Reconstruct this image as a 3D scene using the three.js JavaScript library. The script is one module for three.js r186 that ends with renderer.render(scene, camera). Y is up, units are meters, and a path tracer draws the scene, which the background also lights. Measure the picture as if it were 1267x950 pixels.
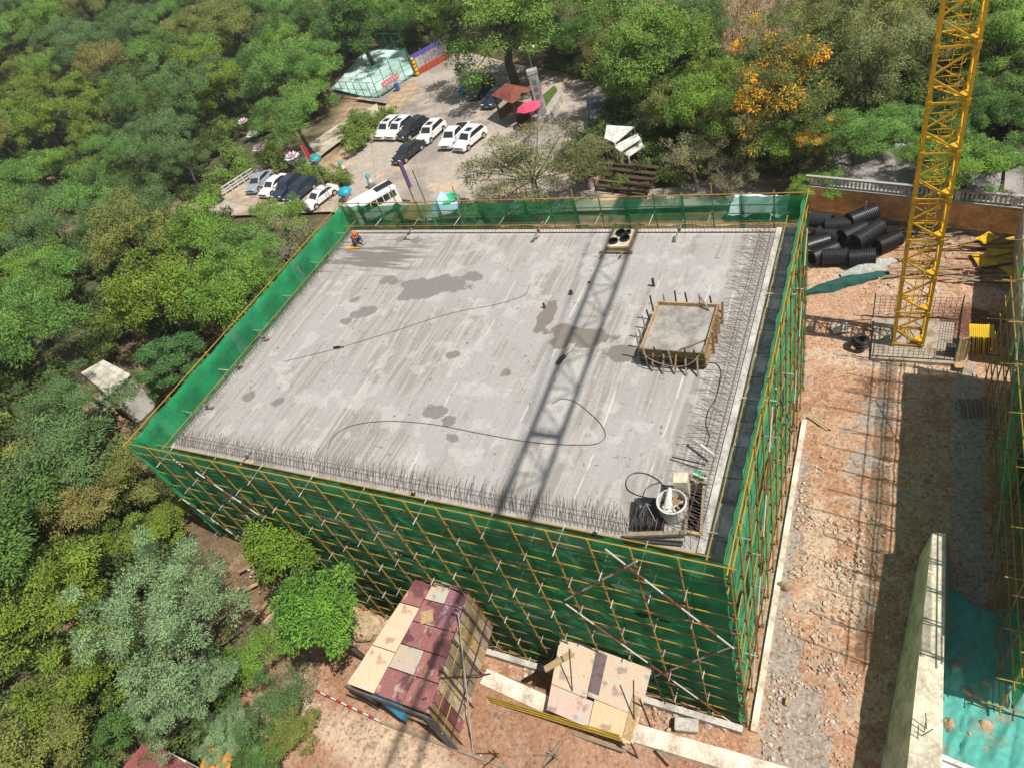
import * as THREE from 'three';
import { mergeGeometries } from 'three/addons/utils/BufferGeometryUtils.js';
import { RoundedBoxGeometry } from 'three/addons/geometries/RoundedBoxGeometry.js';
import { MarchingCubes } from 'three/addons/objects/MarchingCubes.js';

// ---------------------------------------------------------------- camera, sky, sun, exposure
const D2R = Math.PI / 180;
const scene = new THREE.Scene();
const FPX = 859.52, CAMY = 35.09;                       // focal length in photo pixels, camera height above the yard
const camera = new THREE.PerspectiveCamera(2 * Math.atan(475 / FPX) / D2R, 1267 / 950, 0.5, 3000);
camera.position.set(0, CAMY, 0);
camera.rotation.order = 'YXZ';
camera.rotation.set(-42.883 * D2R, 37.434 * D2R, -21.412 * D2R);
camera.updateMatrixWorld(true);
scene.add(camera);

const SUN = new THREE.Vector3(0.58, 1, 0.09).normalize();
{ // clear pale sky: light blue overhead, milky towards the horizon and round the sun
  const W = 512, H = 256, d = new Float32Array(W * H * 4), v = new THREE.Vector3();
  for (let j = 0, k = 0; j < H; j++) for (let i = 0; i < W; i++, k += 4) {
    const el = ((j + 0.5) / H - 0.5) * Math.PI, az = ((i + 0.5) / W - 0.5) * 2 * Math.PI; v.set(Math.cos(az) * Math.cos(el), Math.sin(el), Math.sin(az) * Math.cos(el));
    const up = Math.max(0, v.y), t = Math.pow(1 - up, 2.2), g = Math.pow(Math.max(0, v.dot(SUN)), 24) * 0.5 + Math.pow(Math.max(0, v.dot(SUN)), 4) * 0.12, z = [0.24, 0.31, 0.40], hz = [0.46, 0.47, 0.46];
    for (let c = 0; c < 3; c++) d[k + c] = 0.66 * (v.y < 0 ? 0.55 : 1) * (z[c] * (1 - t) + hz[c] * t) + g * [1, 0.95, 0.85][c];
    d[k + 3] = 1;
  }
  const t = new THREE.DataTexture(d, W, H, THREE.RGBAFormat, THREE.FloatType); t.mapping = THREE.EquirectangularReflectionMapping; t.magFilter = t.minFilter = THREE.LinearFilter; t.needsUpdate = true;
  scene.background = t; scene.environment = t;
}
const sun = new THREE.DirectionalLight(new THREE.Color(1, 0.94, 0.85), 5.0);
sun.name = 'sun';
sun.position.copy(SUN).multiplyScalar(200).add(new THREE.Vector3(-20, 0, -40));
sun.target.position.set(-20, 0, -40);
sun.castShadow = true; sun.shadow.radius = 1; sun.shadow.mapSize.set(4096, 4096);
Object.assign(sun.shadow.camera, { left: -150, right: 150, top: 150, bottom: -150, near: 1, far: 500 });
scene.add(sun, sun.target);
scene.fog = new THREE.FogExp2(new THREE.Color(0.78, 0.82, 0.80), 0.00025);
const renderer = new THREE.WebGLRenderer({ antialias: true });
renderer.shadowMap.enabled = true;
renderer.toneMapping = THREE.LinearToneMapping;
renderer.toneMappingExposure = 1.16;

// ---------------------------------------------------------------- helpers
function rng(seed) { let a = seed >>> 0; return () => { a = (a + 0x6D2B79F5) | 0; let t = Math.imul(a ^ (a >>> 15), 1 | a); t = (t + Math.imul(t ^ (t >>> 7), 61 | t)) ^ t; return ((t ^ (t >>> 14)) >>> 0) / 4294967296; }; }
const R0 = rng(7);
const rr = (a, b, r = R0) => a + (b - a) * r();
const lerp = (a, b, t) => a + (b - a) * t, clamp = (x, a = 0, b = 1) => Math.min(b, Math.max(a, x));
const sstep = (a, b, x) => { const t = clamp((x - a) / (b - a)); return t * t * (3 - 2 * t); };
const V = (x, y, z) => new THREE.Vector3(x, y, z);
const hash2 = (x, y) => { let h = Math.imul(x, 374761393) + Math.imul(y, 668265263) | 0; h = Math.imul(h ^ (h >>> 13), 1274126177); return ((h ^ (h >>> 16)) >>> 0) / 4294967296; };
function vnoise(x, y) { const xi = Math.floor(x), yi = Math.floor(y), fx = x - xi, fy = y - yi, sx = fx * fx * (3 - 2 * fx), sy = fy * fy * (3 - 2 * fy);
  return lerp(lerp(hash2(xi, yi), hash2(xi + 1, yi), sx), lerp(hash2(xi, yi + 1), hash2(xi + 1, yi + 1), sx), sy); }
function fbm(x, y, o = 4) { let s = 0, a = 0.5, t = 0; for (let i = 0; i < o; i++) { s += a * vnoise(x, y); t += a; a *= 0.5; x = x * 2.03 + 17.1; y = y * 2.03 + 9.7; } return s / t; }

// photograph pixel (1267 x 950) to a point of the place at height h
const Q = camera.quaternion.clone();
function rayPx(x, y) { return V((x - 633.5) / FPX, -(y - 475) / FPX, -1).applyQuaternion(Q); }
function px(x, y, h = 0) { const d = rayPx(x, y), t = (h - CAMY) / d.y; return V(d.x * t, h, d.z * t); }
const QI = Q.clone().invert();
function toPx(p) { const v = V(p.x, p.y - CAMY, p.z).applyQuaternion(QI); return [633.5 - FPX * v.x / v.z, 475 + FPX * v.y / v.z, -v.z]; }

const names = {};
function numbered(n) { const k = names[n] = (names[n] ?? -1) + 1; return k ? n + '_' + String(k).padStart(3, '0') : n; }
function tag(o, label, category, group) { o.userData.label = label; if (category) o.userData.category = category; if (group) o.userData.group = group; return o; }
function thing(name, label, category, p = V(0, 0, 0), turn = 0, group) {
  const o = new THREE.Group(); o.name = numbered(name); o.position.copy(p); o.rotation.y = turn; scene.add(o);
  return tag(o, label, category, group);
}
function mesh(name, geo, mat, parent) {
  const m = new THREE.Mesh(Array.isArray(geo) ? merge(geo) : geo, mat); m.name = name; m.castShadow = m.receiveShadow = true; parent.add(m); return m;
}
function solo(name, label, category, geo, mat, group) { const m = mesh(numbered(name), geo, mat, scene); return tag(m, label, category, group); }
function struct(name, geo, mat) { const m = mesh(numbered(name), geo, mat, scene); m.userData.kind = 'structure'; return m; }
function stuff(m) { m.userData.kind = 'stuff'; return m; }
function merge(list) {
  const keep = ['position', 'normal', 'uv'];
  list = list.map((g) => { g = g.index ? g.toNonIndexed() : g; for (const k of Object.keys(g.attributes)) if (!keep.includes(k)) g.deleteAttribute(k); return g; });
  return mergeGeometries(list, false);
}
function box(w, h, d, x = 0, y = 0, z = 0, ry = 0, rx = 0, rz = 0) { const g = new THREE.BoxGeometry(w, h, d); if (rx) g.rotateX(rx); if (rz) g.rotateZ(rz); if (ry) g.rotateY(ry); return g.translate(x, y, z); }
function rbox(w, h, d, r, x = 0, y = 0, z = 0, ry = 0) { const g = new RoundedBoxGeometry(w, h, d, 2, r); if (ry) g.rotateY(ry); return g.translate(x, y, z); }
function bar(a, b, r, n = 6, r2 = r, caps = true) {
  const d = b.clone().sub(a), L = d.length(), g = new THREE.CylinderGeometry(r2, r, L, n, 1, !caps);
  g.applyQuaternion(new THREE.Quaternion().setFromUnitVectors(V(0, 1, 0), d.normalize()));
  return g.translate((a.x + b.x) / 2, (a.y + b.y) / 2, (a.z + b.z) / 2);
}
function beam(a, b, w, h = w) { // rectangular bar, h kept as upright as can be
  const d = b.clone().sub(a), L = d.length(), g = new THREE.BoxGeometry(w, h, L), o = new THREE.Object3D(); o.position.copy(a).lerp(b, 0.5); o.lookAt(b); 
  if (Math.abs(d.y) > 0.98 * L) { o.quaternion.setFromUnitVectors(V(0, 0, 1), d.normalize()); }
  o.updateMatrix(); return g.applyMatrix4(o.matrix);
}
function tube(pts, r, seg = 40, n = 5) { return new THREE.TubeGeometry(new THREE.CatmullRomCurve3(pts), seg, r, n, false); }
function uvWorld(g, s = 1) { // box mapping in metres
  if (g.index) g = g.toNonIndexed();
  const p = g.attributes.position, n = g.attributes.normal, uv = new Float32Array(p.count * 2);
  for (let i = 0; i < p.count; i++) {
    const ax = Math.abs(n.getX(i)), ay = Math.abs(n.getY(i)), az = Math.abs(n.getZ(i));
    const [u, v] = ay >= ax && ay >= az ? [p.getX(i), -p.getZ(i)] : ax >= az ? [p.getZ(i), p.getY(i)] : [p.getX(i), p.getY(i)];
    uv[i * 2] = u * s; uv[i * 2 + 1] = v * s;
  }
  g.setAttribute('uv', new THREE.BufferAttribute(uv, 2)); return g;
}
function dataTex(w, h, f, srgb = true) {
  const d = new Uint8Array(w * h * 4);
  for (let j = 0, k = 0; j < h; j++) for (let i = 0; i < w; i++, k += 4) { const c = f(i / w, j / h, i, j); d[k] = clamp(c[0]) * 255; d[k + 1] = clamp(c[1]) * 255; d[k + 2] = clamp(c[2]) * 255; d[k + 3] = 255; }
  const t = new THREE.DataTexture(d, w, h); t.magFilter = THREE.LinearFilter; t.minFilter = THREE.LinearMipmapLinearFilter; t.generateMipmaps = true; t.wrapS = t.wrapT = THREE.RepeatWrapping;
  if (srgb) t.colorSpace = THREE.SRGBColorSpace; t.needsUpdate = true; return t;
}
// tileable noise
function tnoise(u, v, n) { const x = u * n, y = v * n, xi = Math.floor(x), yi = Math.floor(y), fx = x - xi, fy = y - yi, sx = fx * fx * (3 - 2 * fx), sy = fy * fy * (3 - 2 * fy), h = (a, b) => hash2(((a % n) + n) % n + n * 31, ((b % n) + n) % n);
  return lerp(lerp(h(xi, yi), h(xi + 1, yi), sx), lerp(h(xi, yi + 1), h(xi + 1, yi + 1), sx), sy); }
function tfbm(u, v, n, o = 5) { let s = 0, a = 0.5, t = 0; for (let i = 0; i < o; i++) { s += a * tnoise(u, v, n << i); t += a; a *= 0.55; } return s / t; }

// greyish modulating maps (multiply the colour of the material)
const T = {};
T.mottle = dataTex(512, 512, (u, v) => { const n = 0.62 + 0.5 * (tfbm(u, v, 6, 6) - 0.5) + 0.28 * (tfbm(u + 0.3, v, 48, 3) - 0.5) + 0.28; return [n, n, n * 0.99]; });
T.gravel = dataTex(512, 512, (u, v) => { const a = tfbm(u, v, 90, 2), b = tfbm(u, v, 8, 4), n = 0.45 + 0.55 * a * (0.6 + 0.8 * b) + 0.15 * b; return [n, n * 0.98, n * 0.95]; });
T.wood = dataTex(512, 512, (u, v) => { const g = tnoise(u, v * 0.999, 4) * 0.0 + 0.5 * tfbm((u * 1) % 1, (v * 16) % 1, 8, 4) + 0.5 * tfbm(u, v, 10, 4), n = 0.55 + 0.55 * g; return [n, n * 0.96, n * 0.9]; });
T.worn = dataTex(512, 512, (u, v) => { const b = tfbm(u, v, 5, 6), s = sstep(0.50, 0.72, b), f = tfbm(u, v, 60, 2), n = lerp(0.86, 0.66, s) + 0.22 * (f - 0.5); return [n * lerp(1, 1.05, s), n, n * lerp(1, 0.95, s)]; });
T.maroon = dataTex(512, 512, (u, v) => { const b = tfbm(u, (v * .5) % 1, 6, 6), w = sstep(.50, .68, b) * .75, d = sstep(.46, .34, tfbm(u + .4, v, 4, 5)), f = tfbm(u, v, 50, 2); return [lerp(.60, .80, w) * (1 - .3 * d) + .1 * (f - .5), lerp(.40, .73, w) * (1 - .35 * d) + .1 * (f - .5), lerp(.41, .70, w) * (1 - .3 * d) + .1 * (f - .5)]; });
T.tanply = dataTex(512, 512, (u, v) => { const b = tfbm(u, v, 5, 6), w = sstep(.52, .7, b), d = sstep(.44, .30, tfbm(u + .4, v + .2, 5, 5)), f = tfbm(u, v, 60, 2); return [lerp(.86, .80, w) * (1 - .22 * d) + .1 * (f - .5), lerp(.755, .77, w) * (1 - .22 * d) + .1 * (f - .5), lerp(.66, .71, w) * (1 - .2 * d) + .1 * (f - .5)]; });
T.dusty = dataTex(512, 512, (u, v) => { const d = sstep(.50, .74, tfbm(u, v, 5, 6)) * .8, f = tfbm(u + .2, v, 40, 3); return [lerp(.36, .66, d) + .12 * (f - .5), lerp(.70, .58, d) + .12 * (f - .5), lerp(.65, .48, d) + .12 * (f - .5)]; });
T.bumpFine = dataTex(512, 512, (u, v) => { const n = 0.5 * tfbm(u, v, 40, 4) + 0.5 * tfbm(u, v, 8, 4); return [n, n, n]; }, false);
T.corrug = dataTex(64, 8, (u) => { const n = 0.5 + 0.5 * Math.sin(u * Math.PI * 8); return [n, n, n]; }, false);
T.netweave = dataTex(256, 256, (u, v) => { const w = 0.75 + 0.25 * (Math.sin(u * 2 * Math.PI * 32) * Math.sin(v * 2 * Math.PI * 32)), b = tfbm(u, v, 4, 5), n = clamp(w * (0.80 + 0.5 * b)); return [n, n, n]; });
function mat(r, g, b, o = {}) { const { rough = 0.85, ...rest } = o; const m = new THREE.MeshPhysicalMaterial({ roughness: rough, side: THREE.DoubleSide, ...rest }); m.color.setRGB(r, g, b); return m; }
const rep = (t, x, y = x) => { const c = t.clone(); c.repeat.set(x, y); c.needsUpdate = true; return c; };
const bump = (s) => ({ bumpMap: T.bumpFine, bumpScale: s });
const M = {
  concrete: mat(0.52, 0.50, 0.46, { map: rep(T.mottle, 0.25), ...bump(0.006) }),
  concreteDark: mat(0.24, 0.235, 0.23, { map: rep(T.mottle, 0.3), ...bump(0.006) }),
  concretePale: mat(0.66, 0.60, 0.46, { map: rep(T.mottle, 0.2), ...bump(0.006) }),
  pole: [mat(0.50, 0.33, 0.035, { rough: 0.5, map: rep(T.worn, 1, 2) }), mat(0.42, 0.30, 0.06, { rough: 0.55, map: rep(T.worn, 1, 2) }), mat(0.30, 0.17, 0.07, { rough: 0.6, map: rep(T.worn, 1, 2) })],
  poleGrey: mat(0.45, 0.43, 0.40, { rough: 0.5, map: rep(T.worn, 1, 2) }),
  poleWhite: mat(0.72, 0.70, 0.66, { rough: 0.5, map: rep(T.worn, 1, 2) }),
  redWorn: mat(0.30, 0.075, 0.06, { rough: 0.6, map: rep(T.worn, 1, 2) }), red: mat(0.45, 0.03, 0.03, { rough: 0.5 }), white: mat(0.78, 0.77, 0.74, { rough: 0.5, map: rep(T.mottle, 0.5) }),
  rust: mat(0.10, 0.06, 0.04, { rough: 0.7 }), steelDark: mat(0.045, 0.042, 0.04, { rough: 0.55 }), black: mat(0.015, 0.015, 0.017, { rough: 0.45 }),
  rebar: mat(0.13, 0.10, 0.08, { rough: 0.7 }),
  craneY: mat(0.92, 0.52, 0.016, { rough: 0.45, map: rep(T.worn, 1.7) }),
  yellow: mat(0.78, 0.52, 0.02, { rough: 0.5, map: rep(T.mottle, 0.6) }),
  timber: mat(0.42, 0.30, 0.17, { map: rep(T.wood, 1) }), timberPale: mat(0.62, 0.47, 0.28, { map: rep(T.wood, 1) }), timberGrey: mat(0.36, 0.32, 0.26, { map: rep(T.wood, 1) }), timberDark: mat(0.10, 0.065, 0.045, { map: rep(T.wood, 1) }),
  bark: mat(0.13, 0.10, 0.075, { map: rep(T.mottle, 1), ...bump(0.02) }), barkPale: mat(0.30, 0.26, 0.21, { map: rep(T.mottle, 1) }),
  rubble: mat(0.56, 0.47, 0.39, { map: rep(T.mottle, 1) }), rock: mat(0.52, 0.38, 0.24, { map: rep(T.mottle, 0.8), ...bump(0.02) }),
  glass: mat(0.02, 0.025, 0.03, { rough: 0.08, clearcoat: 1 }), tyre: mat(0.02, 0.02, 0.02, { rough: 0.8 }), rim: mat(0.5, 0.5, 0.52, { rough: 0.3, metalness: 0.6 }),
};
const netMat = (r, g, b, op, tr) => mat(r, g, b, { rough: 0.95, transmission: tr, thickness: 0, opacity: op, transparent: true, map: rep(T.netweave, 0.35), specularIntensity: 0.3 });
M.net = [netMat(0.039, 0.560, 0.242, 0.91, 0.40), netMat(0.059, 0.667, 0.306, 0.89, 0.45), netMat(0.035, 0.481, 0.204, 0.93, 0.40), netMat(0.107, 0.740, 0.369, 0.86, 0.45), netMat(0.039, 0.614, 0.242, 0.90, 0.40)];
M.netThin = [netMat(0.059, 0.740, 0.318, 0.84, 0.45), netMat(0.156, 0.740, 0.421, 0.74, 0.45)];
M.netRight = [netMat(0.059, 0.667, 0.281, 0.91, 0.30), netMat(0.059, 0.574, 0.217, 0.93, 0.30)];
M.netBack = [netMat(0.039, 0.600, 0.230, 0.70, 0.40), netMat(0.084, 0.693, 0.332, 0.54, 0.40), netMat(0.039, 0.507, 0.192, 0.82, 0.40)];
// ---------------------------------------------------------------- terrain
const SLAB = 13.093;
function terrain(x, z) {
  let h = 0;
  // raised front plateau (held from the building pit by low walls) and the bank rising to the left
  const front = sstep(-9.6, -8.9, z) * sstep(-1.0, -2.2, x);
  h = Math.max(h, front * lerp(2.5, 3.5, sstep(-4, -11, x)));
  const left = sstep(-23.5, -32, x) * sstep(-40, -28, z);
  h = Math.max(h, 6 * left * sstep(-23.5, -25.5, x));
  const wood = sstep(-34, -60, x) * sstep(-52, -36, z) * 3;              // wooded slope left of the building
  h += wood;
  h += 14 * sstep(-105, -230, x) + 10 * sstep(-130, -330, z);            // far hills
  h += 2.4 * sstep(-50.6, -51.6, z - 0.27 * (x + 4.4) + 1.0) * sstep(-7, -5, x);  // street terrace behind the orange wall
  h += 5 * sstep(-82, -125, z) * sstep(-45, -20, x);                     // dry hill behind the street
  return h;
}
function inPoly(x, z, poly) { let c = false; for (let i = 0, j = poly.length - 1; i < poly.length; j = i++) { const a = poly[i], b = poly[j]; if ((a[1] > z) !== (b[1] > z) && x < (b[0] - a[0]) * (z - a[1]) / (b[1] - a[1]) + a[0]) c = !c; } return c; }
const pxPoly = (list, h = 0) => list.map(([a, b]) => { const p = px(a, b, h); return [p.x, p.z]; });

const lotPoly = pxPoly([[408, 262], [262, 268], [252, 246], [318, 205], [345, 220], [428, 232], [397, 206], [470, 148], [478, 128], [438, 122], [500, 100], [560, 60], [640, 80], [690, 88], [765, 102], [765, 150], [730, 180], [700, 205], [760, 240], [860, 228], [960, 232], [960, 252], [700, 262], [500, 275]]);
function sheetFromPoly(poly, y, step = 0) { const s = new THREE.Shape(poly.map(([x, z]) => new THREE.Vector2(x, -z))); const g = new THREE.ShapeGeometry(s); g.rotateX(-Math.PI / 2); g.translate(0, y, 0); return uvWorld(g); }

const lerp3 = (a, b, t) => a.map((q, k) => lerp(q, b[k], t));
{ // one sheet out to the horizon, finer near the site
  const N = 260, pos = [], col = [], uv = [], idx = [];
  const ax = (t) => { const u = t * 2 - 1; return 130 * u + 1100 * Math.sign(u) * Math.pow(Math.abs(u), 5); };
  for (let j = 0; j <= N; j++) for (let i = 0; i <= N; i++) {
    const x = -40 + ax(i / N), z = -50 + ax(j / N);
    let h = terrain(x, z) + 0.5 * (fbm(x * 0.1, z * 0.1) - 0.5) - 0.4;
    if (x > -25.5 && x < 18 && z > -56 && z < 12) h = terrain(x, z) - 0.6;
    if (inPoly(x, z, lotPoly)) h = Math.min(h, -0.3);
    pos.push(x, h, z); uv.push(x, -z);
    const n = fbm(x * 0.06, z * 0.06), dry = Math.max(sstep(-75, -95, z) * sstep(-38, -22, x), sstep(0.60, 0.70, n));
    const green = lerp3([0.24, 0.165, 0.105], [0.11, 0.115, 0.05], sstep(.42, .58, fbm(x * .13 + 7, z * .13))), tan = [0.46, 0.34, 0.22];
    const c = green.map((g, k) => lerp(g, tan[k], dry) * (0.7 + 0.6 * fbm(x * 0.4, z * 0.4)));
    col.push(...c);
  }
  for (let j = 0; j < N; j++) for (let i = 0; i < N; i++) { const a = j * (N + 1) + i; idx.push(a, a + N + 1, a + 1, a + 1, a + N + 1, a + N + 2); }
  const g = new THREE.BufferGeometry(); g.setAttribute('position', new THREE.Float32BufferAttribute(pos, 3)); g.setAttribute('color', new THREE.Float32BufferAttribute(col, 3)); g.setAttribute('uv', new THREE.Float32BufferAttribute(uv, 2)); g.setIndex(idx); g.computeVertexNormals();
  const m = mat(1, 1, 1, { rough: 1, map: rep(T.gravel, 0.3), vertexColors: true });
  struct('ground', g, m);
}
// red building-site earth with concrete, gravel and mud patches: colour computed per place
const YX0 = -34, YX1 = 14, YZ0 = -54, YZ1 = 8;
const blobs = (list) => (x, z) => { let m = 0; for (const [bx, bz, rx, rz, k = 1] of list) { const d = Math.hypot((x - bx) / rx, (z - bz) / rz); m = Math.max(m, k * (1 - d)); } return m; };
const greyPads = blobs([[5.6, -30, 1.0, 8], [5.6, -22, 1.0, 6], [1.0, -31, 1.4, 2.2, .5], [-1.2, -11.5, 2.0, 3.2, .9], [-2.6, -20, .7, 10, .9], [0.5, -27, 1.4, 1.8, .4], [-1.9, -14, 1.0, 3, 1]]);
const palePads = blobs([[0.2, -35.2, 4.8, 1.2, .8], [2.3, -34.6, 5, .9, .6], [-1.2, -21, 1.4, 5, .7], [0.3, -19, 1.8, 2.4, .8], [-18, -4.2, 6, 1.6, 1], [-24, -4, 3, 3, .8], [-1.5, -44, 4, 2, .5], [2.6, -42.5, 3, 3, .4]]);
const darkPads = blobs([[6, -39, 3, 2.5, .7], [0.3, -33, 2, 2, .3]]);
{
  const W = 1600, H = 2048;
  const tex = dataTex(W, H, (u, v) => {
    const x = lerp(YX0, YX1, u), z = lerp(YZ1, YZ0, v);
    const n1 = fbm(x * 0.45, z * 0.45, 5), n2 = fbm(x * 2.1 + 40, z * 2.1, 4), n3 = fbm(x * 9, z * 9 + 70, 3), n4 = vnoise(x * 30, z * 30);
    let c = [0.745, 0.59, 0.472];
    const mx = (d, t) => { t = clamp(t); c = c.map((q, k) => lerp(q, d[k], t)); };
    mx([0.68, 0.505, 0.39], sstep(0.42, 0.66, n1));
    { const rut = Math.abs(x - 1.0 - 0.5 * Math.sin(z * .16)); mx([0.62, 0.47, 0.37], z < -9 ? .5 * Math.max(sstep(.32, .16, Math.abs(rut - .85))) * sstep(.35, .55, fbm(x, z * .3, 3)) : 0); }
    mx([0.80, 0.67, 0.56], sstep(0.48, 0.66, n2) * 0.75);
    mx([0.80, 0.70, 0.60], sstep(0.05, 0.35, palePads(x, z) + 0.7 * (n2 - 0.5)) * 0.9);
    mx([0.64, 0.605, 0.57], sstep(0.05, 0.36, greyPads(x, z) + 0.8 * (n2 - 0.5) + 0.3 * (n3 - 0.5)) * 0.92);
    mx([0.42, 0.27, 0.20], sstep(0.05, 0.45, darkPads(x, z) + 0.6 * (n2 - 0.5)));
    const chips = sstep(0.66, 0.74, n3); mx([0.86, 0.77, 0.68], chips * 0.3);
    if (z > -9.4) mx([0.60, 0.455, 0.36], .55 * sstep(-9.4, -8.8, z) * (1 - clamp(palePads(x, z) * 2)));
    mx([0.50, 0.33, 0.25], sstep(0.36, 0.22, n3) * 0.6);
    const k = 0.90 + 0.22 * (n4 - 0.5) + 0.2 * (n3 - 0.5);
    return c.map((q) => q * k);
  });
  tex.wrapS = tex.wrapT = THREE.ClampToEdgeWrapping;
  const nx = 240, nz = 310, pos = [], uv = [], idx = [];
  for (let j = 0; j <= nz; j++) for (let i = 0; i <= nx; i++) {
    const u = i / nx, v = j / nz, x = lerp(YX0, YX1, u), z = lerp(YZ1, YZ0, v), smooth = clamp(greyPads(x, z) * 4);
    let h = terrain(x, z) + lerp(0.22, 0.03, smooth) * (fbm(x * 1.3, z * 1.3, 4) - 0.5) + lerp(0.08, 0.01, smooth) * (vnoise(x * 4, z * 4) - 0.5);
    h -= 1.5 * sstep(-27.5, -28.6, x + 1.6 * (fbm(x * .5, z * .5) - .5)) * sstep(-31, -28, z);
    if (z < -50.5) h -= sstep(-50.5, -51, z) * 0.8;
    pos.push(x, h, z); uv.push(u, v);
  }
  for (let j = 0; j < nz; j++) for (let i = 0; i < nx; i++) { const a = j * (nx + 1) + i; idx.push(a, a + 1, a + nx + 1, a + 1, a + nx + 2, a + nx + 1); }
  const g = new THREE.BufferGeometry(); g.setAttribute('position', new THREE.Float32BufferAttribute(pos, 3)); g.setAttribute('uv', new THREE.Float32BufferAttribute(uv, 2)); g.setIndex(idx); g.computeVertexNormals();
  struct('site_earth', g, mat(1, 1, 1, { rough: 1, map: tex }));
}
{ // car park: worn concrete with slab joints and tyre-dark stains
  const b = [-90, 10, -112, -44];
  const tex = dataTex(2048, 1024, (u, v) => {
    const x = lerp(b[0], b[1], u), z = lerp(b[3], b[2], v);
    const n = fbm(x * 0.22, z * 0.22, 5), f = fbm(x * 3, z * 3, 3), road = sstep(6.5, 3.5, Math.abs((z + 73) - 0.42 * (x + 45)));
    let c = [0.70, 0.655, 0.61];
    const mx = (d, t) => { t = clamp(t); c = c.map((q, k) => lerp(q, d[k], t)); };
    mx([0.60, 0.56, 0.53], sstep(0.45, 0.62, n)); mx([0.55, 0.51, 0.49], road * sstep(0.35, 0.6, fbm(x * 0.5, z * 0.9, 4)) * 0.8);
    mx([0.80, 0.70, 0.58], sstep(0.60, 0.72, fbm(x * 0.35 + 20, z * 0.35, 4)) * 0.7);
    const jx = Math.abs(((x * 0.8 - z * 0.55) / 5 % 1 + 1) % 1 - 0.5), jz = Math.abs(((x * 0.55 + z * 0.8) / 5 % 1 + 1) % 1 - 0.5);
    mx([0.50, 0.46, 0.43], Math.max(sstep(0.488, 0.496, jx), sstep(0.488, 0.496, jz)) * 0.5);
    const k = 0.92 + 0.18 * (f - 0.5); return c.map((q) => q * k);
  });
  tex.wrapS = tex.wrapT = THREE.ClampToEdgeWrapping;
  const g = sheetFromPoly(lotPoly, 0), p = g.attributes.position, uv = g.attributes.uv;
  for (let i = 0; i < p.count; i++) uv.setXY(i, (p.getX(i) - b[0]) / (b[1] - b[0]), (b[3] - p.getZ(i)) / (b[3] - b[2]));
  struct('car_park', g, mat(1, 1, 1, { rough: 0.95, map: tex }));
}
{ // street on the terrace behind the orange wall, garden path, sports court floor
  const s = pxPoly([[992, 228], [1267, 262], [1267, 190], [1130, 165], [1035, 195]], 2.4);
  struct('street', sheetFromPoly(s, 2.43), mat(0.34, 0.31, 0.31, { rough: 0.95, map: rep(T.mottle, 0.15) }));
  const q = pxPoly([[352, 200], [372, 212], [440, 160], [470, 140], [466, 128], [420, 152]]);
  struct('garden_path', sheetFromPoly(q, 0.012), mat(0.5, 0.44, 0.35, { rough: 0.95, map: rep(T.mottle, 0.2) }));
  const e = pxPoly([[398, 206], [410, 214], [440, 190], [472, 160], [520, 110], [512, 96], [478, 122], [486, 134], [462, 152]]);
  struct('kerb_verge', sheetFromPoly(e, 0.02), mat(0.60, 0.46, 0.31, { rough: 0.95, map: rep(T.gravel, 0.3) }));
  const cP = pxPoly([[410, 110], [452, 62], [500, 60], [512, 92], [462, 122]]);
  struct('sports_court', sheetFromPoly(cP, 0.03), mat(0.62, 0.84, 0.80, { rough: 0.8, map: rep(T.mottle, 0.1) }));
}
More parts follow.
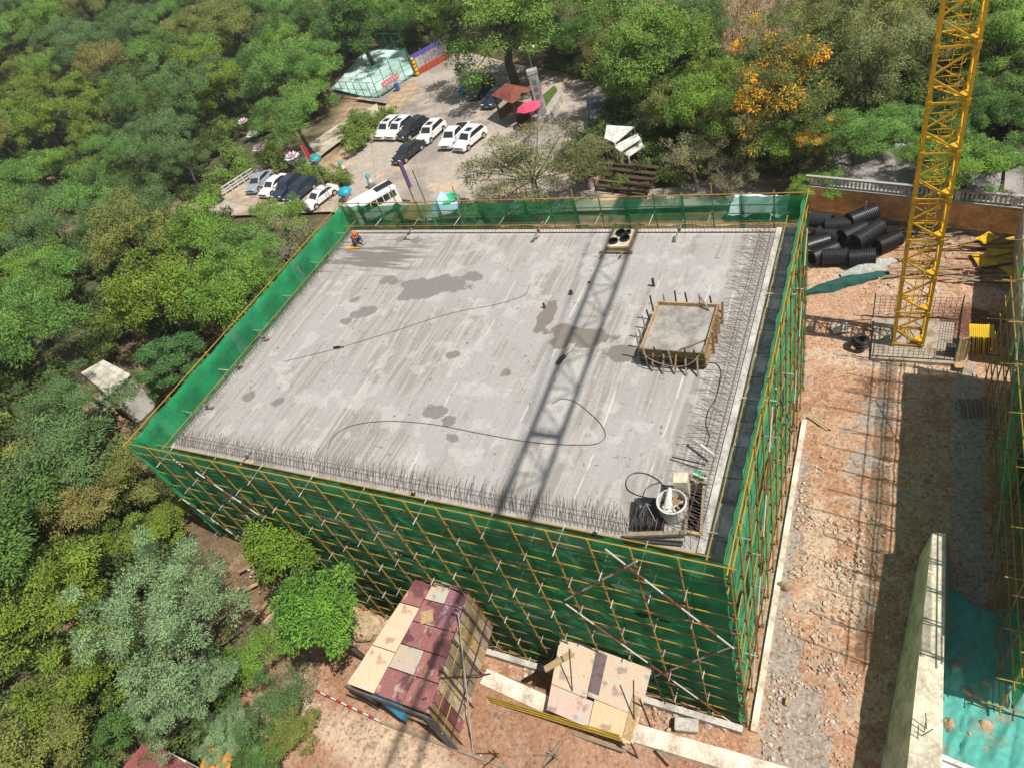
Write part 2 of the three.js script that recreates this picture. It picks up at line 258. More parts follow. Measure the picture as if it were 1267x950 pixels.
// ---------------------------------------------------------------- the unfinished building
const BX0 = -31.55, BX1 = -4.16, BZ0 = -30.9, BZ1 = -12.0;
const bld = thing('concrete_building', 'unfinished concrete building with a bare flat roof slab, wrapped in green netted scaffolding', 'building');
const sp = (x, y, h = 0) => px(x, y, SLAB + h);
const hole = [sp(852, 600), sp(872, 600), sp(868, 664), sp(849, 660)];
{
  const wet = [[548, 352, 2.3, .75, 1], [522, 362, 1.3, .5, 1], [585, 343, 1.0, .5, 1], [512, 352, .7, .45, .9], [500, 368, .5, .3, .9], [444, 388, .95, .6, 1], [428, 398, .5, .4, .9], [438, 371, .4, .3, .6], [561, 438, .45, .32, 1], [541, 508, .75, .5, 1], [556, 520, .5, .5, 1], [560, 541, .42, .3, .9], [308, 490, .35, .3, .6], [345, 497, .4, .35, .55], [624, 460, .3, .35, .55], [676, 392, .45, .9, .8], [700, 410, 1.0, .6, .75], [735, 418, 1.4, .8, .8], [772, 436, .8, .6, .7], [690, 424, .7, .5, .7], [512, 297, 1.0, .5, .7], [480, 346, .8, .5, .7], [325, 575, .6, .4, .5], [820, 415, .2, .2, .4]]
    .map(([a, b, rx, rz, k]) => { const p = sp(a, b); return [p.x, p.z, rx, rz, k]; });
  const wetM = (x, z) => { let m = -1; for (const [bx, bz, rx, rz, k] of wet) m = Math.max(m, (1 - Math.hypot((x - bx) / rx, (z - bz) / rz)) * (0.4 + 0.6 * k)); return m; };
  const tex = dataTex(2048, 1412, (u, v) => {
    const x = lerp(BX0, BX1, u), z = lerp(BZ1, BZ0, v), wob = 0.6 * fbm(x * 0.3, z * 0.12, 3);
    const st = fbm((x + wob) * 3.2, z * 0.16, 4), st2 = fbm((x + wob) * 11, z * 0.5 + 9, 3), n = fbm(x * 0.35, z * 0.35 + 5, 5), f = fbm(x * 14, z * 14, 2), m2 = fbm(x * 1.4, z * 1.1, 4);
    let c = [0.622, 0.612, 0.600];
    const mx = (d, t) => { t = clamp(t); c = c.map((q, k) => lerp(q, d[k], t)); };
    mx([0.565, 0.54, 0.52], sstep(0.48, 0.62, st) * 0.85);
    mx([0.695, 0.68, 0.66], sstep(0.55, 0.68, st2) * 0.65);
    mx([0.65, 0.635, 0.63], sstep(0.50, 0.62, n) * 0.7);
    mx([0.74, 0.725, 0.715], sstep(0.58, 0.70, m2) * 0.5);
    // white cement lines left along the floated strips
    for (const lx of [-28.1, -22.4, -17.2, -13.1, -9.4, -6.8, -5.6]) { const d = Math.abs(x + 0.25 * Math.sin(z * 0.7 + lx) * 0.2 - lx - 0.05 * (fbm(z * 2, lx) - 0.5)); mx([0.86, 0.845, 0.82], sstep(0.055, 0.01, d) * sstep(0.48, 0.66, fbm(lx * 3, z * 0.8, 4)) * 0.6); }
    for (const jz of [-18.3, -24.7]) mx([0.55, 0.53, 0.515], sstep(0.05, 0.012, Math.abs(z - jz - 0.12 * (fbm(x * .8, jz, 3) - .5))) * 0.45 * sstep(.35, .6, fbm(x * .7 + jz, 3.3, 3)));
    { const a = fbm(x * 0.9 + 60, z * 0.9, 2), arc = Math.abs(Math.sin((Math.hypot(x + 19, z + 12) + a * 2) * 9)); mx([0.60, 0.585, 0.575], sstep(0.9, 0.98, arc) * sstep(0.55, 0.66, fbm(x * 0.5 + 3, z * 0.5, 3)) * 0.35); }
    // brushed grooves in the rear left corner
    const gz = sstep(-25.9, -26.5, z) * sstep(-22.6, -25.5, x + 0.8 * fbm(z * 2, 3)), gl = fbm(x * 0.25, z * 4.2, 3);
    mx([0.44, 0.42, 0.40], gz * sstep(0.47, 0.60, gl) * 0.85);
    // wet patches, with their own outlines
    const w = wetM(x, z) + 1.7 * (fbm(x * 1.1, z * 0.9, 5) - 0.5) + 0.3 * (fbm(x * 6, z * 6, 3) - 0.5);
    mx(x > -15 ? [0.46, 0.43, 0.40] : [0.475, 0.462, 0.45], sstep(0.05, 0.24, w) * 0.88);
    // mortar spatter along the edges under the starter bars
    const edge = Math.min(BZ1 - z, x - BX0, BX1 - x); mx([0.60, 0.575, 0.56], sstep(1.9, 0.3, edge) * sstep(0.44, 0.6, fbm(x * 3, z * 3 + 31, 4)) * 0.6);
    mx([0.80, 0.755, 0.72], sstep(-30.2, -30.5, z) * 0.6);
    mx([0.42, 0.40, 0.38], sstep(0.78, 0.84, fbm(x * 5 + 13, z * 5, 3)) * 0.7);
    const k = 0.96 + 0.10 * (f - 0.5); return c.map((q) => q * k);
  });
  tex.wrapS = tex.wrapT = THREE.ClampToEdgeWrapping;
  const sh = new THREE.Shape([[BX0, -BZ1], [BX1, -BZ1], [BX1, -BZ0], [BX0, -BZ0]].map(([a, b]) => new THREE.Vector2(a, b)));
  sh.holes.push(new THREE.Path(hole.map((p) => new THREE.Vector2(p.x, -p.z))));
  const g = new THREE.ExtrudeGeometry(sh, { depth: 0.35, bevelEnabled: false }); g.rotateX(-Math.PI / 2); g.translate(0, SLAB - 0.35, 0);
  const p = g.attributes.position, uv = g.attributes.uv; for (let i = 0; i < p.count; i++) uv.setXY(i, (p.getX(i) - BX0) / (BX1 - BX0), (BZ1 - p.getZ(i)) / (BZ1 - BZ0));
  mesh('roof_slab', g, mat(1, 1, 1, { rough: 0.9, map: tex, bumpMap: rep(T.bumpFine, 27, 19), bumpScale: 0.008 }), bld);
}
{ // frame under the slab: walls, floor edges and columns behind the net
  const y1 = SLAB - 0.35, cx = (BX0 + BX1) / 2, cz = (BZ0 + BZ1) / 2, W = BX1 - BX0, Dp = BZ1 - BZ0;
  for (const s of [0, 1]) {
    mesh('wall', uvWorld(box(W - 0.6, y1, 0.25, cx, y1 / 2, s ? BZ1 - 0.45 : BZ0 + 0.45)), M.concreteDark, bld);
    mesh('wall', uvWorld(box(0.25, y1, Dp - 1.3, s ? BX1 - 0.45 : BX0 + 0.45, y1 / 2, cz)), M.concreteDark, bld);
  }
  for (let i = 0; i < 6; i++) mesh('column', uvWorld(box(0.5, y1, 0.24, BX0 + 0.4 + i * (W - 0.8) / 5, y1 / 2, BZ1 - 0.15)), M.concrete, bld);
  for (let i = 1; i < 4; i++) mesh('column', uvWorld(box(0.24, y1, 0.5, BX1 - 0.15, y1 / 2, BZ1 - 0.2 - i * Dp / 4)), M.concrete, bld);
  for (const y of [4.2, 8.6]) { mesh('floor_edge', uvWorld(box(W - 0.1, 0.3, 0.2, cx, y, BZ1 - 0.2)), M.concrete, bld); mesh('floor_edge', uvWorld(box(0.2, 0.3, Dp - 0.6, BX1 - 0.2, y, cz)), M.concrete, bld); }
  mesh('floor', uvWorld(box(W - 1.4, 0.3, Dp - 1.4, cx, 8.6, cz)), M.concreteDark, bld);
  // pale kerb along the right edge, low one along the front
  mesh('kerb', uvWorld(box(0.26, 0.09, Dp - 0.1, BX1 - 0.14, SLAB + 0.047, cz)), M.concrete, bld);
  mesh('front_board', uvWorld(box(W - 0.02, 0.22, 0.05, cx, SLAB - 0.03, BZ1 + 0.03)), M.timberPale, bld);
}
{ // starter bars: leaning inwards on three sides, upright with tie bars at the back
  const r = rng(11), lists = { front: [], right: [], left: [], back: [] };
  const b1 = (list, x, z, dx, dz, len, inc) => {
    const hx = dx * Math.cos(inc), hz = dz * Math.cos(inc), y = SLAB - 0.02, j = rr(-0.08, 0.08, r), k = rr(-0.08, 0.08, r);
    const a = V(x, y, z), m = V(x + hx * len * 0.45 + j * 0.4, y + len * 0.5 * Math.sin(inc) * 1.1, z + hz * len * 0.45 + k * 0.4), e = V(x + hx * len + j, y + len * Math.sin(inc) * 0.94, z + hz * len + k);
    list.push(bar(a, m, 0.0105, 4, 0.0105, false), bar(m, e, 0.0105, 4, 0.0105, false));
  };
  for (let row = 0; row < 2; row++) {
    for (let x = BX0 + 0.3; x < BX1 - 0.5; x += 0.16) { const p = toPx(V(x, SLAB, BZ1)); if (p[0] > 815 && row) continue; b1(lists.front, x + rr(-.03, .03, r), BZ1 - 0.16 - row * 0.22, rr(-.25, .25, r), -1, rr(.7, 1.15, r), (row ? 40 : 50) * D2R + rr(-.15, .15, r)); }
    for (let z = BZ0 + 0.3; z < BZ1 - 0.6; z += row ? 0.3 : 0.2) b1(lists.right, BX1 - 0.34 - row * 0.24, z + rr(-.03, .03, r), -1, rr(-.5, .35, r), rr(0.95, 1.4, r), (row ? 35 : 48) * D2R + rr(-.15, .15, r));
    for (let z = BZ0 + 0.3; z < BZ1 - 0.3; z += 0.2) b1(lists.left, BX0 + 0.16 + row * 0.24, z, 1, rr(-.3, .3, r), rr(0.5, 0.8, r), 62 * D2R + rr(-.2, .2, r));
  }
  for (let x = BX0 + 0.2; x < BX1 - 0.3; x += 0.2) b1(lists.back, x, BZ0 + 0.35, rr(-.1, .1, r), 1, rr(0.72, 0.85, r), 86 * D2R);
  for (const h of [0.06, 0.4, 0.72]) lists.back.push(bar(V(BX0 + 0.2, SLAB + h, BZ0 + 0.38), V(BX1 - 0.3, SLAB + h, BZ0 + 0.38), h < .1 ? 0.025 : 0.014, 4));
  for (const [h, o] of [[0.12, 0.3], [0.42, 0.62]]) { lists.front.push(bar(V(BX0 + 0.3, SLAB + h, BZ1 - o), V(BX1 - 2.6, SLAB + h, BZ1 - o), 0.013, 4)); lists.right.push(bar(V(BX1 - o - .15, SLAB + h, BZ0 + .4), V(BX1 - o - .15, SLAB + h, BZ1 - .9), 0.013, 4)); lists.left.push(bar(V(BX0 + o * .7, SLAB + h, BZ0 + .4), V(BX0 + o * .7, SLAB + h, BZ1 - .4), 0.013, 4)); }
  for (const k of Object.keys(lists)) stuff(mesh('starter_bars', lists[k], M.rebar, bld));
}

// ---------------------------------------------------------------- scaffold with green nets round the building
const SX0 = -32.56, SX1 = -3.17, SZ0 = -31.92, SZ1 = -11.07, RAIL = 14.44;
const scaf = thing('scaffold', 'yellow tube scaffolding hung with green nets round the bare concrete building', 'scaffold');
function netPanel(a, b, y0, y1, inward, m, r, sag = 0.06) { // a, b: ends of the top edge (x,z)
  const nx = 18, ny = Math.max(5, Math.round((y1 - y0) * 3)), pos = [], uv = [], idx = [], ph = r() * 9;
  const dx = b.x - a.x, dz = b.z - a.z, L = Math.hypot(dx, dz);
  for (let j = 0; j <= ny; j++) for (let i = 0; i <= nx; i++) {
    const u = i / nx, v = j / ny, t = u * L, y = lerp(y1, y0, v);
    const w = sag * (Math.sin(u * Math.PI) * 0.5 + 1.5 * (fbm(t * 1.1 + ph, y * 0.8, 3) - 0.4) + 1.1 * (fbm(t * 2.6 + ph + y * .8, y * 0.7 + 3, 3) - 0.5)), dy = v === 0 ? -0.05 * Math.sin(u * Math.PI) : v === 1 ? 0.12 * (fbm(t * 1.5 + ph, 4) - 0.5) : 0;
    pos.push(a.x + dx * u + inward.x * (0.05 + w), y + dy, a.z + dz * u + inward.z * (0.05 + w)); uv.push(t + ph, y);
  }
  for (let j = 0; j < ny; j++) for (let i = 0; i < nx; i++) { const k = j * (nx + 1) + i; idx.push(k, k + nx + 1, k + 1, k + 1, k + nx + 1, k + nx + 2); }
  const g = new THREE.BufferGeometry(); g.setAttribute('position', new THREE.Float32BufferAttribute(pos, 3)); g.setAttribute('uv', new THREE.Float32BufferAttribute(uv, 2)); g.setIndex(idx); g.computeVertexNormals();
  mesh('net_panel', g, m, scaf);
}
{
  const r = rng(23), couplers = [], PR = 0.031;
  const sides = [
    { n: 19, a: V(SX0, 0, SZ1), b: V(SX1, 0, SZ1), inw: V(0, 0, -1), k: 'front' },
    { n: 13, a: V(SX1, 0, SZ1), b: V(SX1, 0, SZ0), inw: V(-1, 0, 0), k: 'right' },
    { n: 19, a: V(SX1, 0, SZ0), b: V(SX0, 0, SZ0), inw: V(0, 0, 1), k: 'back' },
    { n: 13, a: V(SX0, 0, SZ0), b: V(SX0, 0, SZ1), inw: V(1, 0, 0), k: 'left' },
  ];
  const pm = (q) => q < 0.55 ? M.pole[0] : q < 0.85 ? M.pole[1] : M.pole[2];
  for (const s of sides) {
    const at = (u, off = 0, y = 0) => V(lerp(s.a.x, s.b.x, u) + s.inw.x * off, y, lerp(s.a.z, s.b.z, u) + s.inw.z * off);
    const dir = s.b.clone().sub(s.a).normalize();
    for (let i = 0; i < s.n; i++) {
      const u = i / s.n, p = at(u), g0 = terrain(p.x, p.z), up = s.k === 'back' ? (r() < 0.45 ? rr(0.3, 1.3, r) : 0.12) : r() < 0.2 ? rr(0.1, 0.4, r) : 0.06, j = rr(-.03, .03, r);
      const po = s.inw.clone().multiplyScalar(-0.09).addScaledVector(dir, rr(-.05, .05, r)); mesh('standard_pole', bar(V(p.x + j + po.x, g0, p.z + po.z), V(p.x + po.x, RAIL + up, p.z + po.z), 0.037, 7), r() < .75 ? M.pole[0] : M.pole[1], scaf);
      if (i && (i % 2)) mesh('inner_pole', bar(at(u, 0.78, g0), at(u, 0.78, s.k === 'right' ? SLAB - .3 : SLAB - rr(0.2, .6, r)), PR, 6), pm(r() * 1.1), scaf);
    }
    let lv = 0;
    for (let y = 0.35; y < RAIL - 0.5; y += 1.175, lv++) {
      if (s.k === 'right' && lv % 3 === 1) continue;
      const ext = rr(0.1, 0.35, r), yy = y + rr(-.02, .02, r), off = -0.02;
      const A = at(0, off, yy).addScaledVector(dir, -ext), B = at(1, off, yy).addScaledVector(dir, rr(0.1, 0.35, r));
      mesh('ledger_pole', bar(A, B, PR * 0.9, 6), pm(r()), scaf);
      if (lv % 2) mesh('inner_ledger', bar(at(0.01, 0.86, yy), at(0.99, 0.86, yy), PR * 0.9, 5), pm(r()), scaf);
      for (let i = 0; i <= s.n; i++) { const c = at(Math.min(i, s.n) / s.n, -0.06, yy); couplers.push([c, Math.atan2(s.inw.x, s.inw.z)]);
        if (i % 2 === lv % 2 && i > 0 && i < s.n && (s.k !== 'right' || r() < .4)) { const u = (i + rr(.03, .1, r)) / s.n, o = -rr(0.25, 0.42, r); mesh('transom_pole', bar(at(u, o, yy + 0.07), at(u, 0.95, yy + 0.07), PR * 0.85, 5), r() < 0.35 ? M.poleWhite : M.poleGrey, scaf); } }
    }
    // hand rails
    mesh('top_rail', bar(at(0, -0.05, RAIL).addScaledVector(dir, -0.3), at(1, -0.05, RAIL + 0.03).addScaledVector(dir, 0.3), PR, 7), M.pole[0], scaf);
    mesh('middle_rail', bar(at(0, -0.07, RAIL - 0.68), at(1, -0.07, RAIL - 0.66), PR * 0.9, 6), s.k === 'back' || s.k === 'left' ? mat(0.01, 0.13, 0.06) : M.pole[1], scaf);
    // nets
    const per = 2, rows = [[RAIL - 0.03, SLAB - 0.35], [SLAB - 0.3, 8.75], [8.8, 4.35], [4.4, 0.25]];
    rows.forEach(([y1, y0], ri) => {
      for (let i = 0; i < s.n; i += per) {
        const e = Math.min(i + per, s.n), ov = 0.14, o = 0.02 + 0.035 * (ri % 2) + 0.014 * ((i / per) % 2);
        const A = at(i / s.n, o).addScaledVector(dir, -ov), B = at(e / s.n, o).addScaledVector(dir, ov);
        const gr = Math.max(terrain((A.x + B.x) / 2, (A.z + B.z) / 2) - .1, y0);
        if (gr > y1 - 0.3) continue;
        const thin = s.k === 'right' ? M.netRight[(r() * 2) | 0] : s.k === 'back' ? M.netBack[(r() * 3) | 0] : ri === 0 ? M.netThin[(r() * 1.5) | 0] : M.net[(r() * M.net.length) | 0];
        netPanel(A, B, gr, y1, s.inw, thin, r, ri === 0 ? 0.1 : 0.16);
      }
      if (ri === 0 && (s.k === 'left' || s.k === 'front')) for (let i = 0; i < s.n; i += 4) { // overlapping second strips
        if (i + 1 > s.n) continue; const A = at((i + .3) / s.n, 0.11), B = at(Math.min(.995, (i + (s.k === 'left' ? 3.6 : .75)) / s.n), 0.11); netPanel(A, B, y0 + 0.1, y1 - 0.02, s.inw, M.netThin[0], r, 0.08);
      }
    });
  }
  // long braces with red and white bands on the front face and one on the right
  const band = (a, b) => { const n = 7; const R = [], W = []; for (let i = 0; i < n; i++) { const p = a.clone().lerp(b, i / n), q = a.clone().lerp(b, (i + 1) / n); (i % 2 ? R : W).push(bar(p, q, 0.036, 7)); }
    const o = mesh('brace_pole', W, M.poleWhite, scaf); tag(o, 'red and white banded diagonal brace'); mesh('red_band', R, M.redWorn, o); };
  const fz = SZ1 + 0.14, onF = (x, y) => { const d = rayPx(x, y), t = fz / d.z; return V(d.x * t, CAMY + d.y * t, fz); };
  for (const [a, b, c, d] of [[749, 679, 908, 802], [700, 747, 922, 906], [699, 742, 788, 694], [806, 838, 905, 800], [241, 583, 320, 637], [225, 617, 287, 660], [214, 568, 226, 577]]) band(onF(a, b), onF(c, d));
  const fx = SX1 + 0.14;
  band(V(fx, 1, -12.5), V(fx, 12.6, -19.5)); band(V(fx, 12.6, -20.5), V(fx, 1, -27.5)); band(V(fx, 1.5, -25), V(fx, 13, -31));
  // couplers at the crossings
  const cg = new THREE.BoxGeometry(0.14, 0.13, 0.13), im = new THREE.InstancedMesh(cg, M.rust, couplers.length), o = new THREE.Object3D();
  couplers.forEach(([p, t], i) => { o.position.copy(p); o.rotation.y = t; o.updateMatrix(); im.setMatrixAt(i, o.matrix); });
  im.name = 'coupler'; stuff(im); scaf.add(im);
  // grey deck panels between the right edge and the scaffold, timber toe board
  let z = SZ0 + 0.9; const pg = [];
  for (let k = 0; z < SZ1 - 0.9; k++) { const len = rr(1.05, 1.75, r), e = Math.min(z + len, SZ1 - 0.75); const g = uvWorld(box(0.72 + rr(-.04, .04, r), 0.03, e - z - 0.05, -3.76 + rr(-.03, .03, r), SLAB - 0.03 + rr(-.015, .015, r), (z + e) / 2, rr(-.015, .015, r), 0, rr(-.02, .02, r))); pg.push(g); mesh('deck_panel', g, k % 3 ? M.deck ??= mat(0.25, 0.255, 0.265, { rough: 0.8, map: rep(T.mottle, 0.5) }) : M.deck2 ??= mat(0.31, 0.31, 0.315, { rough: 0.8, map: rep(T.mottle, 0.5) }), scaf); z = e; }
  mesh('toe_board', uvWorld(box(0.05, 0.2, SZ1 - SZ0 - 1.4, -3.32, SLAB - 0.02, (SZ0 + SZ1) / 2)), M.timberPale, scaf);
}
// ---------------------------------------------------------------- building under way on the right, with its scaffold (its upper part is outside the picture and shades the yard)
{
  const b = thing('shell_building', 'grey concrete building shell behind the scaffold at the right edge', 'building');
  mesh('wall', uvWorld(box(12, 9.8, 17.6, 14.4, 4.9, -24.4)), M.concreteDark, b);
  mesh('roof_edge', uvWorld(box(12.3, 0.35, 17.9, 14.4, 9.98, -24.4)), M.concrete, b);
  const s = thing('side_scaffold', 'yellow and brown tube scaffold with green net beside the yard at the right edge', 'scaffold'), r = rng(5);
  const xo = 6.55, xi = 7.5, z0 = -34.2, z1 = -14.6, n = 13, top = 10.2;
  for (let i = 0; i <= n; i++) { const z = lerp(z0, z1, i / n);
    mesh('standard_pole', bar(V(xo + rr(-.05, .05, r), 0, z), V(xo, 13.4 + rr(-.8, 1.2, r), z), 0.034, 7), M.pole[(r() * 3) | 0], s);
    mesh('inner_pole', bar(V(xi, 0, z + .05), V(xi, top - 0.2, z), 0.034, 6), M.pole[(r() * 3) | 0], s);
    for (let k = 0; k < 8; k++) if ((k + i) % 2) mesh('transom_pole', bar(V(xo - rr(.15, .9, r), 1.3 * k + .95, z + .06), V(8.1, 1.3 * k + .95, z + .06), 0.03, 5), M.pole[(r() * 3) | 0], s); }
  for (let k = 0; k < 8; k++) { const y = .9 + 1.3 * k; mesh('ledger_pole', bar(V(xo - .07, y, z0 - .4), V(xo - .07, y, z1 + .4), 0.032, 6), M.pole[(r() * 3) | 0], s); mesh('inner_ledger', bar(V(xi - .07, y, z0 - .2), V(xi - .07, y, z1 + .3), 0.032, 5), M.pole[(r() * 3) | 0], s); }
  mesh('brace_pole', bar(V(xo - .1, .3, -20), V(xo - .1, 9.5, -31), 0.034), M.poleGrey, s);
  mesh('brace_pole', bar(V(xo - .1, .3, -19.5), V(xo - .1, 6, -14.8), 0.034), M.pole[0], s);
  const net = (za, zb, ya, yb, x, m) => { const g = new THREE.PlaneGeometry(Math.abs(zb - za), yb - ya, 14, 8), p = g.attributes.position; for (let i = 0; i < p.count; i++) p.setZ(i, 0.18 * (fbm(p.getX(i) * 1.2 + za, p.getY(i) * 1.2, 3) - 0.5)); g.rotateY(Math.PI / 2); g.translate(x, (ya + yb) / 2, (za + zb) / 2); g.computeVertexNormals(); mesh('net_panel', g, m, s); };
  for (let k = 0; k < 6; k++) { const za = lerp(z0, z1, k / 6), zb = lerp(z0, z1, (k + 1) / 6); net(za, zb + .1, 2.4, 5.4, xi - .12 - .02 * (k % 2), M.net[k % 3]); if (k !== 2) net(za, zb + .1, 5.35, 7.4, xi - .14 + .02 * (k % 2), M.net[(k + 1) % 3]); }
  for (let k = 0; k < 5; k++) net(lerp(z0, z1, k / 5), lerp(z0, z1, (k + 1) / 5) - .1, 8.0, 9.7, xo + .1, M.netBack[1]);
  net(-27.2, -23.2, 2.2, 5.2, xo + .08, M.netRight[1]); net(-17.2, -14.8, 0.4, 3.4, xo + .5, M.netRight[0]);
  mesh('plank', box(0.25, .05, 3.2, xo + .4, 2.45, -25), M.timberPale, s);
}
solo('retaining_wall', 'pale grey concrete wall end behind the right scaffold, near the stacked yellow panels', 'wall', uvWorld(beam(V(8.7, 1.7, -47.2), V(8.0, 1.7, -35.4), 0.5, 3.6)), M.concrete);

// ---------------------------------------------------------------- tower crane
const CX = 2.5, CZ = -37.2, CW = 0.8;
{
  const c = thing('tower_crane', 'yellow lattice tower crane mast rising from the red earth yard', 'crane', V(CX, 0, CZ));
  const top = 37.6, S = 2.65, y0 = 0.35;
  const cor = [[-1, -1], [1, -1], [1, 1], [-1, 1]];
  let k = 0;
  for (let y = y0; y < top - 1; y += S, k++) {
    const g = []; // one mast section: frame, half-way rungs, K braces
    for (let f = 0; f < 4; f++) {
      const a = cor[f], b = cor[(f + 1) % 4], A = (t, yy) => V(lerp(a[0], b[0], t) * CW, yy, lerp(a[1], b[1], t) * CW);
      g.push(beam(A(0, y + 0.02), A(1, y + 0.02), 0.085, 0.1), beam(A(0, y + S * 0.5), A(1, y + S * 0.5), 0.035));
      const [p, q] = f === 2 ? [0, 1] : [1, 0];   // braces meet half way up on one leg
      const bw = f === 2 ? 0.085 : 0.045; g.push(beam(A(p, y + 0.1), A(q, y + S * 0.47), bw), beam(A(q, y + S * 0.53), A(p, y + S - 0.1), bw));
    }
    mesh('mast_section', g, M.craneY, c);
    for (const [sx, sz] of cor) { const lg = []; lg.push(box(0.15, S - 0.02, 0.15, sx * CW, y + S / 2, sz * CW)); for (const e of [0.08, S - 0.1]) lg.push(box(0.2, 0.16, 0.2, sx * CW, y + e, sz * CW)); mesh('leg', lg, M.craneY, c); }
    const tri = new THREE.Shape([new THREE.Vector2(0, 0), new THREE.Vector2(0.75, 0), new THREE.Vector2(0.75, 0.75)]); // resting platform corner
    const pg = new THREE.ExtrudeGeometry(tri, { depth: 0.02, bevelEnabled: false }); pg.rotateX(-Math.PI / 2); pg.translate(CW - 0.8, y + 0.22, CW - 0.06); mesh('platform', pg, M.craneY, c);
    mesh('cross_tie', [beam(V(-CW, y + 0.1, -CW), V(CW, y + 0.1, CW), 0.06)], M.craneY, c);
  }
  const lad = []; const lx = 0.15, lz = -0.35; for (const d of [-.2, .2]) lad.push(bar(V(lx + d, 0.4, lz), V(lx + d, top, lz), 0.022, 5)); for (let y = 0.6; y < top; y += 0.3) lad.push(bar(V(lx - .2, y, lz), V(lx + .2, y, lz), 0.014, 4));
  for (let y = 1.6; y < top; y += 0.9) { const pts = []; for (let t = 0; t <= 10; t++) { const a = Math.PI * t / 10; pts.push(V(lx + 0.34 * Math.cos(a), y, lz + 0.62 * Math.sin(a))); } lad.push(tube(pts, 0.014, 10, 4)); }
  mesh('ladder', lad, M.craneY, c);
  // head and jib, above the picture: their shadow crosses the roof slab
  mesh('slewing_ring', [new THREE.CylinderGeometry(1.1, 1.2, 0.7, 20).translate(0, top + 0.4, 0)], M.craneY, c);
  mesh('cab', [rbox(1.3, 2.0, 1.6, 0.1, 1.6, top + 1.4, 0.4)], M.craneY, c);
  const j = [], J0 = -14, J1 = 47, yb = 39.4, hw = 0.70, hh = 1.2, jx = (z) => z * 0.045; let n = 0;
  for (const sx of [-hw, hw]) j.push(beam(V(sx + jx(J0), yb, J0), V(sx + jx(J1), yb, J1), 0.15));
  j.push(beam(V(jx(1), yb + hh, 1), V(jx(J1), yb + hh, J1), 0.17));
  for (let z = 1.5; z < J1 - 2; z += 2.4, n++) { const zz = z + 1.2, a = V(jx(zz), yb + hh, zz); for (const sx of [-hw, hw]) j.push(beam(V(sx + jx(z), yb, z), a, 0.05), beam(a, V(sx + jx(z + 2.4), yb, z + 2.4), 0.05)); j.push(beam(V(-hw + jx(z), yb, z), V(hw + jx(z), yb, z), 0.06)); if (n % 2) j.push(beam(V(-hw + jx(z), yb, z), V(hw + jx(z + 2.4), yb, z + 2.4), 0.045)); if (n % 6 === 3) j.push(beam(V(-hw + jx(z), yb, z + .3), V(hw + jx(z), yb, z + .3), 0.3, .2)); }
  mesh('jib', j, M.craneY, c);
  mesh('counterweight', uvWorld(box(1.4, 2, 2.2, jx(J0), yb - 0.6, J0 + 1.2)), M.concrete, c);
  mesh('tower_head', [bar(V(-.6, top, -.6), V(0, top + 6, 0), .1), bar(V(.6, top, -.6), V(0, top + 6, 0), .1), bar(V(-.6, top, .6), V(0, top + 6, 0), .1), bar(V(.6, top, .6), V(0, top + 6, 0), .1), bar(V(0, top + 6, 0), V(jx(30), yb + hh, 30), .03), bar(V(0, top + 6, 0), V(jx(J0), yb, J0 + 2), .03)], M.craneY, c);
}
